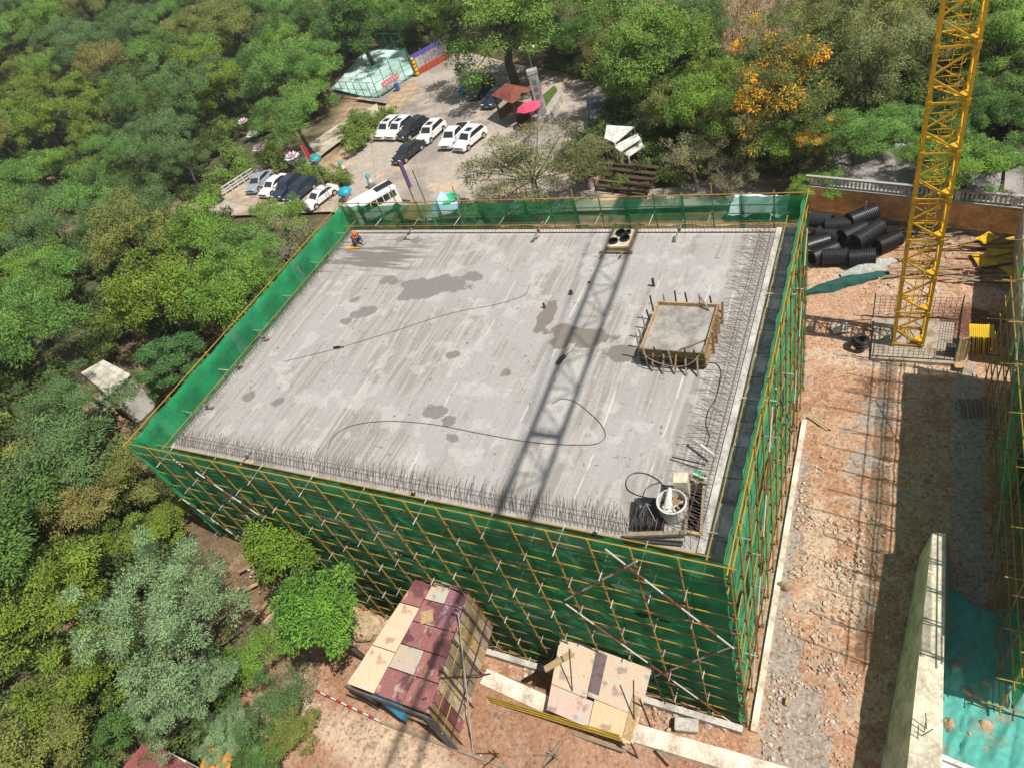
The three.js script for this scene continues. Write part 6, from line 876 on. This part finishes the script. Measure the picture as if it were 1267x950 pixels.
function trunkGeo(o, lobes, seed) { // origin at the crown centre height o.h; base at 0
  const r = rng(seed), list = [], R = o.trunk ?? .2, limb = (a, b, ra, rb, n = 6) => { const m = a.clone().lerp(b, .5).add(V(rr(-.3, .3, r), rr(0, .35, r), rr(-.3, .3, r))); list.push(bar(a, m, ra, n, (ra + rb) / 2, false), bar(m, b, (ra + rb) / 2, n, rb, false)); };
  const fork = V(rr(-.3, .3, r), o.h - o.ry * (o.low ? .3 : .6), rr(-.3, .3, r)), base = V(0, -.6, 0); limb(base, fork, R * 1.25, R * .85, 8);
  lobes.forEach((L, i) => { if (i % (o.limbEvery ?? 3)) return; const e = L.c.clone().add(V(0, o.h, 0)); limb(fork, e, R * rr(.22, .4, r), .02); if (o.twigs) for (let k = 0; k < o.twigs; k++) limb(e.clone().lerp(fork, rr(0, .5, r)), e.clone().add(V(rr(-1, 1, r), rr(-.6, 1, r), rr(-1, 1, r)).multiplyScalar(L.r * 1.1)), .03, .01, 4); });
  return merge(list);
}
const KIND = {
  feathery: { rx: 3.9, ry: 2.6, h: 4.6, lobes: 27, lobeR: 1.3, tufts: 26, tuft: .40, leaves: 30, len: 0.200, wid: 0.070, flat: .55, var: .16, col: [0.143, 0.286, 0.066], hang: .1 },
  blueish: { rx: 3.7, ry: 2.9, h: 4.7, lobes: 27, lobeR: 1.2, tufts: 27, tuft: .34, leaves: 30, len: 0.192, wid: 0.057, flat: .7, var: .14, col: [.125, .225, .085], hang: .1 },
  olive: { rx: 3.6, ry: 2.9, h: 4.5, lobes: 28, lobeR: 1.25, tufts: 27, tuft: .34, leaves: 30, len: 0.160, wid: 0.082, var: .16, col: [0.205, 0.241, 0.066] },
  lime: { rx: 3.5, ry: 2.7, h: 4.3, lobes: 28, lobeR: 1.2, tufts: 27, tuft: .34, leaves: 30, len: 0.176, wid: 0.098, var: .18, col: [.175, .262, .035] },
  dark: { rx: 3.7, ry: 3.0, h: 4.6, lobes: 28, lobeR: 1.3, tufts: 27, tuft: .36, leaves: 30, len: 0.176, wid: 0.090, var: .16, col: [0.092, 0.190, 0.045] },
  mid: { rx: 3.8, ry: 2.8, h: 4.6, lobes: 27, lobeR: 1.2, tufts: 27, tuft: .36, leaves: 28, len: 0.184, wid: 0.090, var: .18, col: [0.164, 0.299, 0.049] },
  brownish: { rx: 3.5, ry: 2.8, h: 4.4, lobes: 26, lobeR: 1.25, tufts: 25, tuft: .36, leaves: 28, len: 0.152, wid: 0.074, var: .16, col: [0.260, 0.247, 0.082] },
  silver: { rx: 4.1, ry: 3.9, h: 6.0, lobes: 60, lobeR: .95, tufts: 30, tuft: .26, leaves: 26, len: .15, wid: .05, flat: .8, var: .12, col: [0.236, 0.364, 0.196], hang: .05, limbEvery: 3 },
  sparse: { rx: 3.6, ry: 3.0, h: 4.8, lobes: 24, lobeR: 1.1, tufts: 16, tuft: .42, leaves: 14, len: .2, wid: .07, var: .2, col: [0.246, 0.263, 0.133], twigs: 5, limbEvery: 1 },
  orange: { rx: 3.3, ry: 5.0, h: 5.9, lobes: 46, lobeR: 1.05, tufts: 22, tuft: .32, leaves: 28, len: .18, wid: .06, var: .15, col: [0.143, 0.197, 0.059], flower: .5, fcol: [.92, .45, .02], trunk: .2, low: 1 },
  tall: { rx: 3.9, ry: 4.6, h: 5.2, lobes: 50, lobeR: 1.25, tufts: 26, tuft: .36, leaves: 27, len: 0.184, wid: 0.090, var: .18, col: [0.171, 0.299, 0.059], trunk: .26, low: 1 },
  eucalypt: { rx: 3.2, ry: 5.2, h: 6.0, lobes: 42, lobeR: 1.05, tufts: 22, tuft: .42, leaves: 18, len: .25, wid: .06, var: .16, col: [0.211, 0.247, 0.102], droop: .5, hang: .5, trunk: .2, low: 1 },
  round: { rx: 2.9, ry: 2.3, h: 2.9, lobes: 60, lobeR: .62, tufts: 26, tuft: .2, leaves: 22, len: .15, wid: .07, var: .08, col: [0.095, 0.212, 0.071] },
  slim_lime: { rx: 2.1, ry: 1.6, h: 7.2, lobes: 26, lobeR: .85, tufts: 26, tuft: .28, leaves: 22, len: .17, wid: .09, var: .18, col: [.155, .265, .032], trunk: .14 },
  slim_mid: { rx: 2.3, ry: 1.9, h: 6.0, lobes: 30, lobeR: .85, tufts: 26, tuft: .28, leaves: 22, len: .18, wid: .1, var: .18, col: [0.143, 0.313, 0.045], trunk: .14 },
  dusty: { rx: 3.7, ry: 2.6, h: 4.4, lobes: 30, lobeR: 1.0, tufts: 22, tuft: .4, leaves: 20, len: .19, wid: .07, var: .2, col: [0.189, 0.208, 0.093], twigs: 3, limbEvery: 1 },
  shrub: { rx: 1.3, ry: .75, h: .8, lobes: 14, lobeR: .55, tufts: 14, tuft: .25, leaves: 15, len: .2, wid: .09, var: .2, col: [0.164, 0.263, 0.049], trunk: .05 },
};
const protoCache = {};
function proto(kind, v) { const k = kind + v; if (!protoCache[k]) { const o = KIND[kind], c = crownGeo(o, 100 + v * 17 + kind.length * 31 + kind.charCodeAt(0)); c.g.translate(0, o.h, 0); protoCache[k] = { crown: c.g, trunk: trunkGeo(o, c.lobes, 5 + v), used: 0 }; } return protoCache[k]; }
const VARIANTS = { silver: 1, orange: 1, round: 1, slim_lime: 1, slim_mid: 1, shrub: 2, eucalypt: 2, sparse: 2, tall: 2 };
const treeSpots = [];
const woodNames = { feathery: 'feathery_tree', blueish: 'blueish_tree', olive: 'olive_green_tree', lime: 'lime_green_tree', dark: 'dark_green_tree', mid: 'green_tree', brownish: 'brownish_tree', silver: 'silver_tree', sparse: 'sparse_tree', orange: 'orange_flowering_tree', tall: 'tall_tree', eucalypt: 'slender_tree', round: 'round_tree', slim_lime: 'lime_green_tree', slim_mid: 'green_tree', dusty: 'olive_grey_tree', shrub: 'shrub' };
function plant(kind, v, p, s, sy, turn, label, category, group) {
  v = v % (VARIANTS[kind] ?? 2); const q = proto(kind, v), t = thing(woodNames[kind], label, category ?? (kind === 'shrub' ? 'shrub' : 'tree'), p, turn, group); t.scale.set(s, s * sy, s);
  mesh('trunk', q.trunk, kind === 'sparse' || kind === 'eucalypt' ? M.barkPale : M.bark, t); mesh('crown', q.crown, leafMat, t); return t;
}
// a crown centre seen at a pixel stands on the terrain below it
function standAt(x, y, hc) { let h = 0, p; for (let i = 0; i < 12; i++) { p = px(x, y, h + hc); h = lerp(h, terrain(p.x, p.z), .7); } return V(p.x, terrain(p.x, p.z), p.z); }
function tree(kind, x, y, wPx, sy, label, v = 0, category) { // wPx: crown width in photo pixels
  const o = KIND[kind]; let s = 1, p; for (let i = 0; i < 4; i++) { p = standAt(x, y, o.h * s * sy); const d = toPx(V(p.x, p.y + o.h * s * sy, p.z))[2]; s = wPx * d / FPX / (2 * (o.rx + o.lobeR * .35)); }
  treeSpots.push([p.x, p.z, (o.rx + o.lobeR * .6) * s]); return plant(kind, v, p, s, sy, (x * 7 + y * 3) % 6.28, label, category);
}
// single trees that can be told apart
tree('silver', 212, 768, 205, 1.15, 'big silvery blue green tree in the lower left, right of the lime green crowns');
tree('silver', 235, 868, 130, 1, 'smaller silvery green tree below the big silvery one');
tree('blueish', 330, 880, 100, .9, 'loose grey green tree above the red hut roof with bare branches', 1);
tree('slim_lime', 348, 668, 100, 1, 'bright green tree in front of the left part of the scaffold, upper one', 0);
tree('slim_mid', 396, 758, 118, 1, 'fresh green bushy tree in front of the scaffold beside the passage, lower one', 1);
tree('round', 216, 448, 98, .95, 'dense dark round topped tree touching the left scaffold net');
tree('lime', 60, 740, 170, .95, 'broad lime green tree at the left edge beside the silvery tree', 0);
tree('lime', 175, 668, 100, .9, 'bright lime tree between the brownish crown and the silvery tree', 1);
tree('brownish', 110, 628, 130, .9, 'yellow brown tinged tree in the lower left', 0);
tree('olive', 172, 580, 120, .9, 'olive crown just below the left corner of the scaffold', 1);
tree('lime', 105, 840, 150, .9, 'glossy green tree in the lower left below the lime one', 1);
tree('olive', 60, 905, 150, .9, 'dull green tree in the bottom left corner', 0);
tree('mid', 300, 815, 100, .8, 'grey green tree between the silvery tree and the bare bank', 1);
tree('sparse', 365, 850, 70, .8, 'bare branched tree below the striped barrier', 1);
tree('olive', 355, 905, 85, .8, 'dusty olive tree beside the sandy path at the bottom', 1);
tree('silver', 285, 915, 90, .8, 'small silvery tree above the orange corrugated sheet');
tree('dark', 320, 935, 90, .8, 'dark green bush like tree beside the orange corrugated sheet', 0);
tree('sparse', 325, 800, 80, .8, 'half bare grey tree on the bank right of the silvery tree', 0);
tree('sparse', 350, 300, 95, .85, 'half bare tree beside the left scaffold net near its back corner', 1);
tree('mid', 235, 290, 120, .95, 'round green tree left of the lower parking row', 0);
tree('feathery', 300, 320, 120, .95, 'spreading tree beside the middle of the left scaffold net', 0);
tree('mid', 345, 268, 85, .9, 'green tree between the lower parking row and the scaffold', 1);
tree('tall', 618, 24, 170, .8, 'large leafy tree shading the cars behind the kiosk', 0);
tree('tall', 560, -2, 110, .85, 'tall dark tree at the top behind the painted hoarding', 1);
tree('tall', 800, 62, 150, .95, 'tallest broad tree at the top middle, right of the entrance road', 1);
tree('brownish', 745, 60, 75, 1.15, 'yellow brown leaved tree leaning over the entrance road', 1);
tree('lime', 878, 105, 85, .95, 'bright yellow green tree beside the orange flowering tree', 0);
tree('orange', 972, 112, 150, .9, 'tree covered with orange flowers at the upper right');
tree('orange', 1010, 175, 70, .6, 'lower crown with orange flowers beside the big flowering tree');
tree('mid', 985, 180, 100, .8, 'green crown below the big orange flowering tree', 0);
tree('sparse', 858, 195, 95, .85, 'grey thin leaved tree behind the middle of the back net', 0);
tree('sparse', 905, 215, 70, .7, 'low bare grey tree behind the right part of the back net', 1);
tree('dusty', 655, 208, 165, .62, 'olive grey spreading tree just behind the back net', 0);
tree('dusty', 722, 198, 90, .85, 'leafy olive tree beside the white stepped canopy', 1);
tree('eucalypt', 1085, 75, 110, .85, 'tall thin greyish tree between the flowering tree and the crane', 0);
tree('eucalypt', 1045, 40, 70, 1.1, 'dark narrow tree behind the orange flowering tree at the top', 1);
tree('eucalypt', 1130, 60, 90, .85, 'grey feathery tree just left of the crane mast at the top', 1);
tree('feathery', 1060, 165, 110, .75, 'low wide green tree over the street left of the crane', 0);
tree('feathery', 1110, 155, 85, .7, 'green tree right behind the crane mast over the street', 1);
tree('mid', 1200, 200, 110, .85, 'green tree over the balustrade right of the crane mast', 0);
tree('feathery', 1245, 210, 100, .9, 'light green tree at the right edge over the balustrade', 1);
tree('tall', 1240, 55, 110, .9, 'big green tree at the top right corner', 0);
tree('dark', 1215, 130, 90, .9, 'dark green tree right of the crane mast at mid height', 1);
tree('dark', 1255, 140, 80, .9, 'dark tree at the right edge behind the light green one', 0);
tree('dark', 440, 25, 110, .9, 'dark tree behind the pale court at the top', 0);
tree('feathery', 392, 82, 85, 1.0, 'tall feathery tree at the left side of the pale court', 0);
tree('feathery', 418, 52, 60, 1.0, 'feathery tree overhanging the far left corner of the pale court', 1);
tree('mid', 382, 108, 75, .8, 'green tree beside the lotus lamps', 0);
tree('feathery', 342, 82, 110, .9, 'broad layered tree above the lotus lamps', 1);
tree('sparse', 700, 28, 60, 1.3, 'dark thin tree in the shade left of the tall broad tree at the top', 0);
tree('dark', 705, 50, 60, 1.2, 'dark shaded tree between the two big leafy trees at the top', 1);
tree('lime', 210, 640, 60, .7, 'small lime bush tree under the left corner of the scaffold', 0);
tree('feathery', 1178, 205, 90, .9, 'low green tree over the balustrade behind the crane mast', 1);
tree('mid', 1148, 190, 80, .8, 'green tree over the street left of the crane mast, lower one', 1);
tree('mid', 1012, 208, 70, .75, 'small green tree at the left end of the balustrade', 0);
tree('dark', 1180, 165, 80, .8, 'dark crown behind the crane mast above the balustrade', 0);
tree('dark', 150, 905, 115, .9, 'dark green tree left of the red hut roof', 0);
tree('sparse', 985, 22, 70, .8, 'thin bare tree on the dry slope at the top', 1);
// shrubs and hedges
[[378, 212, 34, 'clipped shrub under the red feather flag'], [398, 216, 34, 'round shrub in the hedge above the navy cars'], [420, 222, 34, 'round shrub in the hedge nearest the teal domed bin'], [350, 204, 30, 'round shrub at the left end of the hedge behind the lower parking row'], [440, 180, 36, 'shrub at the lower end of the hedge beside the parked cars'], [452, 165, 36, 'shrub in the hedge left of the first white car'], [464, 150, 34, 'yellowish shrub in the hedge behind the first white car'], [430, 165, 34, 'taller shrub beside the garden path'], [445, 148, 34, 'shrub at the upper end of the garden path'], [480, 142, 26, 'last shrub at the kerb end of the hedge'], [580, 262, 40, 'green shrub seen through the back net right of the blue tent'], [610, 268, 36, 'green shrub behind the back net at the middle'], [770, 225, 30, 'low shrub behind the timber stand'], [830, 222, 34, 'scrubby bush behind the back net under the grey tree'], [478, 748, 22, 'dry brown tuft at the scaffold foot beside the passage'], [415, 800, 34, 'small green bush by the striped barrier'], [462, 790, 26, 'dry bush beside the pale boulder'], [287, 190, 40, 'shrub left of the pink lotus lamp'], [302, 206, 38, 'shrub behind the upper end of the white rail'], [330, 200, 34, 'shrub between the white rail and the nearest lotus lamp'], [272, 222, 40, 'shrub at the outer side of the white rail'], [338, 160, 34, 'shrub above the right lotus lamp'], [283, 162, 36, 'shrub beside the farthest lotus lamp'], [335, 186, 30, 'low shrub between the pink and white lotus lamps'], [262, 240, 40, 'shrub at the lower end of the white rail'], [440, 262, 24, 'small shrub at the rear left corner of the scaffold']].forEach(([x, y, w, l], i) => tree('shrub', x, y, w, .95, l, i % 2));
// the woods: jittered rows of trees, kept where the photograph shows crowns and off all clear ground
{
  const r = rng(99), zones = [
    [[[-90, -90], [150, -90], [150, 110], [-90, 110]], 'in the top left corner of the wood'],
    [[[150, -90], [385, -90], [385, 30], [385, 70], [150, 70]], 'at the top left of the pale court'],
    [[[150, 70], [385, 70], [395, 120], [345, 150], [290, 148], [255, 185], [262, 225], [150, 235]], 'in the wood beside the lotus lamps'],
    [[[-90, 110], [150, 110], [150, 260], [-90, 300]], 'at the left edge of the wood, upper part'],
    [[[-90, 300], [150, 260], [225, 235], [270, 262], [330, 285], [392, 285], [300, 380], [240, 410], [165, 425], [160, 440], [95, 450], [90, 400], [-90, 400]], 'by the left net'],
    [[[-90, 400], [90, 400], [90, 520], [160, 540], [-90, 600]], 'around the pale roofed hut'],
    [[[-90, 600], [160, 545], [230, 620], [230, 660], [300, 740], [300, 1010], [-90, 1010]], 'in the lower left wood'],
    [[[385, -90], [520, -90], [700, -90], [880, -90], [880, 20], [700, 20], [540, 5], [520, 40], [430, 50], [385, 30]], 'along the top edge above the car park'],
    [[[690, 20], [880, 20], [905, 60], [900, 175], [830, 165], [775, 140], [765, 100], [690, 85]], 'behind the entrance road'],
    [[[1040, -90], [1300, -90], [1300, 215], [1175, 190], [1165, 60], [1120, 150], [1050, 160], [1020, 60]], 'over the street at the top right'],
  ];
  const kinds = ['feathery', 'mid', 'olive', 'dark', 'blueish', 'feathery', 'mid', 'lime', 'brownish', 'olive'], kw = { feathery: 'feathery mid green tree', mid: 'leafy mid green tree', olive: 'dull olive green tree', dark: 'deep green tree', blueish: 'pale blue green tree', lime: 'yellow green tree', brownish: 'brown tinged tree' };
  const clear = [pxPoly([[690, 140], [765, 150], [765, 102], [690, 88]]), pxPoly([[980, 235], [1267, 262], [1267, 215], [1040, 190], [1000, 205]], 2.4), pxPoly([[95, 455], [128, 440], [170, 462], [175, 520], [105, 525]], 3), lotPoly, pxPoly([[262, 262], [262, 240], [330, 200], [430, 235], [415, 262], [330, 268]]), pxPoly([[290, 150], [370, 170], [380, 205], [310, 200]], 1), pxPoly([[408, 114], [450, 58], [520, 55], [515, 98], [468, 128]])];
  let n = 0; const grown = [];
  const gaps = [[136, 476, 62], [178, 462, 34], [170, 222, 34], [18, 182, 30], [206, 190, 24], [287, 172, 22], [340, 178, 50], [300, 178, 30], [330, 790, 40], [245, 655, 30]];
  for (let gz = 12; gz > -330; gz -= 3.7 + Math.max(0, -gz - 60) * .02) for (let gx = -34; gx > -420; gx -= 3.7 + Math.max(0, -gx - 70) * .02) {
    const x = gx + rr(-2, 2, r), z = gz + rr(-2, 2, r) , kv = fbm(x * .05 + 3, z * .05), kind = kinds[Math.floor(clamp(kv * 1.6 - .3) * 5 + r() * 5) % 10], o = KIND[kind], far = Math.hypot(x, z) > 170;
    const s = (.72 + .78 * Math.pow(r(), 1.4)) * (far ? 1.25 : 1), y = terrain(x, z), q = toPx(V(x, y + o.h * s, z)), pick = r(), v = (r() * 2) | 0, turn = r() * 6.28, sy = rr(.8, 1.2, r);
    if (q[2] < 0 || q[0] < -80 || q[0] > 1340 || q[1] < -75 || q[1] > 1010 || pick < .03) continue;
    if (x > -36 && z > -36 && z < -8) continue;
    const zone = zones.find((Z) => inPoly(q[0], q[1], Z[0])); if (!zone || clear.some((c) => inPoly(x, z, c))) continue;
    if (gaps.some(([a, b, R]) => Math.hypot(q[0] - a, (q[1] - b) * 1.3) < R)) continue;
    if (treeSpots.some(([a, b, R]) => Math.hypot(a - x, b - z) < R * .72 + 1.3)) continue;
    const cr = (o.rx + o.lobeR * .4) * s; if (x > -60 && z < -9 && z > -36 && x + cr * 1.1 > -33.2) continue; if (grown.some(([a, b, R]) => Math.hypot(a - x, b - z) < (R + cr) * .66)) continue; grown.push([x, z, cr]);
    if (n++ > 430) continue;
    plant(kind, v, V(x, y - .1, z), s, sy, turn, kw[kind] + ' ' + zone[1], 'tree', kw[kind] + 's ' + zone[1]);
  }
  for (let gx = -44; gx < 70; gx += 6.2) for (let gz = -62; gz > -230; gz -= 6.8) { const x = gx + rr(-2.5, 2.5, r), z = gz + rr(-2.5, 2.5, r), kind = kinds[(r() * 10) | 0], o = KIND[kind], s = rr(.85, 1.25, r), y = terrain(x, z), q = toPx(V(x, y + o.h * s, z)), v = (r() * 2) | 0; const Z = zones.slice(7).find((k) => inPoly(q[0], q[1], k[0])); if (q[2] < 0 || !Z || treeSpots.some(([a, b, R]) => Math.hypot(a - x, b - z) < R * .6 + 1.2) || clear.some((c) => inPoly(x, z, c)) || (inPoly(...toPx(V(x, y, z)).slice(0, 2), [[430, 150], [480, 60], [690, 70], [770, 90], [770, 240], [560, 260]])) || n++ > 520) continue; plant(kind, v, V(x, y - .1, z), s, 1, r() * 6, kw[kind] + ' ' + Z[1], 'tree', kw[kind] + 's ' + Z[1]); }
  // undergrowth between the trunks
  KIND.low_growth = { ...KIND.shrub, col: [.095, .145, .036] };
  const sh = proto('low_growth', 0), spots = [];
  for (let i = 0; i < 13000; i++) { const x = rr(-230, -24, r), z = rr(-230, 12, r), q = toPx(V(x, terrain(x, z), z)); if (q[2] < 0 || q[0] < -60 || q[0] > 1330 || q[1] < -60 || q[1] > 1010 || (x > -34.5 && z > -36 && z < -6) || (x > -24 && z > -9)) continue; if (!zones.some((Z) => inPoly(q[0], q[1] - 20, Z[0])) || clear.some((c) => inPoly(x, z, c)) || fbm(x * .08, z * .08) > .68) continue; spots.push([x, z]); }
  for (let i = 0; i < 5000; i++) { const x = rr(-45, 45, r), z = rr(-150, -58, r), q = toPx(V(x, terrain(x, z), z)); if (q[0] < 690 || q[0] > 1330 || q[1] < -40 || q[1] > 235 || clear.some((c) => inPoly(x, z, c))) continue; if ((q[0] > 885 && q[0] < 1030 && q[1] < 85) || fbm(x * .1, z * .1) > .6) continue; spots.push([x, z]); }
  const im = new THREE.InstancedMesh(sh.crown, leafMat, spots.length), o = new THREE.Object3D(); spots.forEach(([x, z], i) => { o.position.set(x, terrain(x, z) - .2, z); o.rotation.y = r() * 6.28; const s = rr(.7, 1.6, r); o.scale.set(s, s * rr(.7, 1.2, r), s); o.updateMatrix(); im.setMatrixAt(i, o.matrix); });
  im.name = 'undergrowth'; tag(im, 'low green undergrowth covering the floor of the woods', 'undergrowth'); stuff(im); im.castShadow = im.receiveShadow = true; scene.add(im);
  const dry = new THREE.PlaneGeometry(.05, .7, 1, 1).translate(0, .3, 0), N = 9000, dm = new THREE.InstancedMesh(merge([dry, dry.clone().rotateY(1.3), dry.clone().rotateZ(.4).rotateY(2.3), dry.clone().rotateZ(-.4)]), mat(.46, .36, .22, { rough: 1 }), N); let c = 0;
  for (let i = 0; i < N * 3 && c < N; i++) { const x = rr(-40, 30, r), z = rr(-165, -84, r), q = toPx(V(x, terrain(x, z), z)); if (q[2] < 0 || q[0] < 860 || q[0] > 1270 || q[1] < -30 || q[1] > 160) continue; o.position.set(x, terrain(x, z) - .3, z); o.rotation.set(0, r() * 6, 0); const s = rr(.8, 1.8, r); o.scale.set(s, s, s); o.updateMatrix(); dm.setMatrixAt(c++, o.matrix); }
  dm.count = c; dm.name = 'dry_grass'; tag(dm, 'dry straw coloured grass on the slope at the top right', 'grass'); stuff(dm); dm.castShadow = dm.receiveShadow = true; scene.add(dm);
  console.log('woods', n, 'undergrowth', spots.length, 'dry', c);
}
{ // trees of one kind in one small part of the wood: told apart by their place in the row
  const sets = {}; for (const o of scene.children) if (o.userData.group && o.userData.category === 'tree') (sets[o.userData.label] ??= []).push(o);
  for (const l of Object.keys(sets)) { const s = sets[l]; if (s.length === 1) { delete s[0].userData.group; continue; } if (s.length > 6) continue; s.map((o) => [toPx(V(o.position.x, o.position.y + 4, o.position.z))[0], o]).sort((a, b) => a[0] - b[0]).forEach(([, o], i) => { o.userData.label = l + ', ' + (i === 0 ? 'leftmost' : i === s.length - 1 ? 'rightmost' : ['second', 'third', 'fourth', 'fifth'][i - 1] + ' from left'); }); }
}
renderer.render(scene, camera);
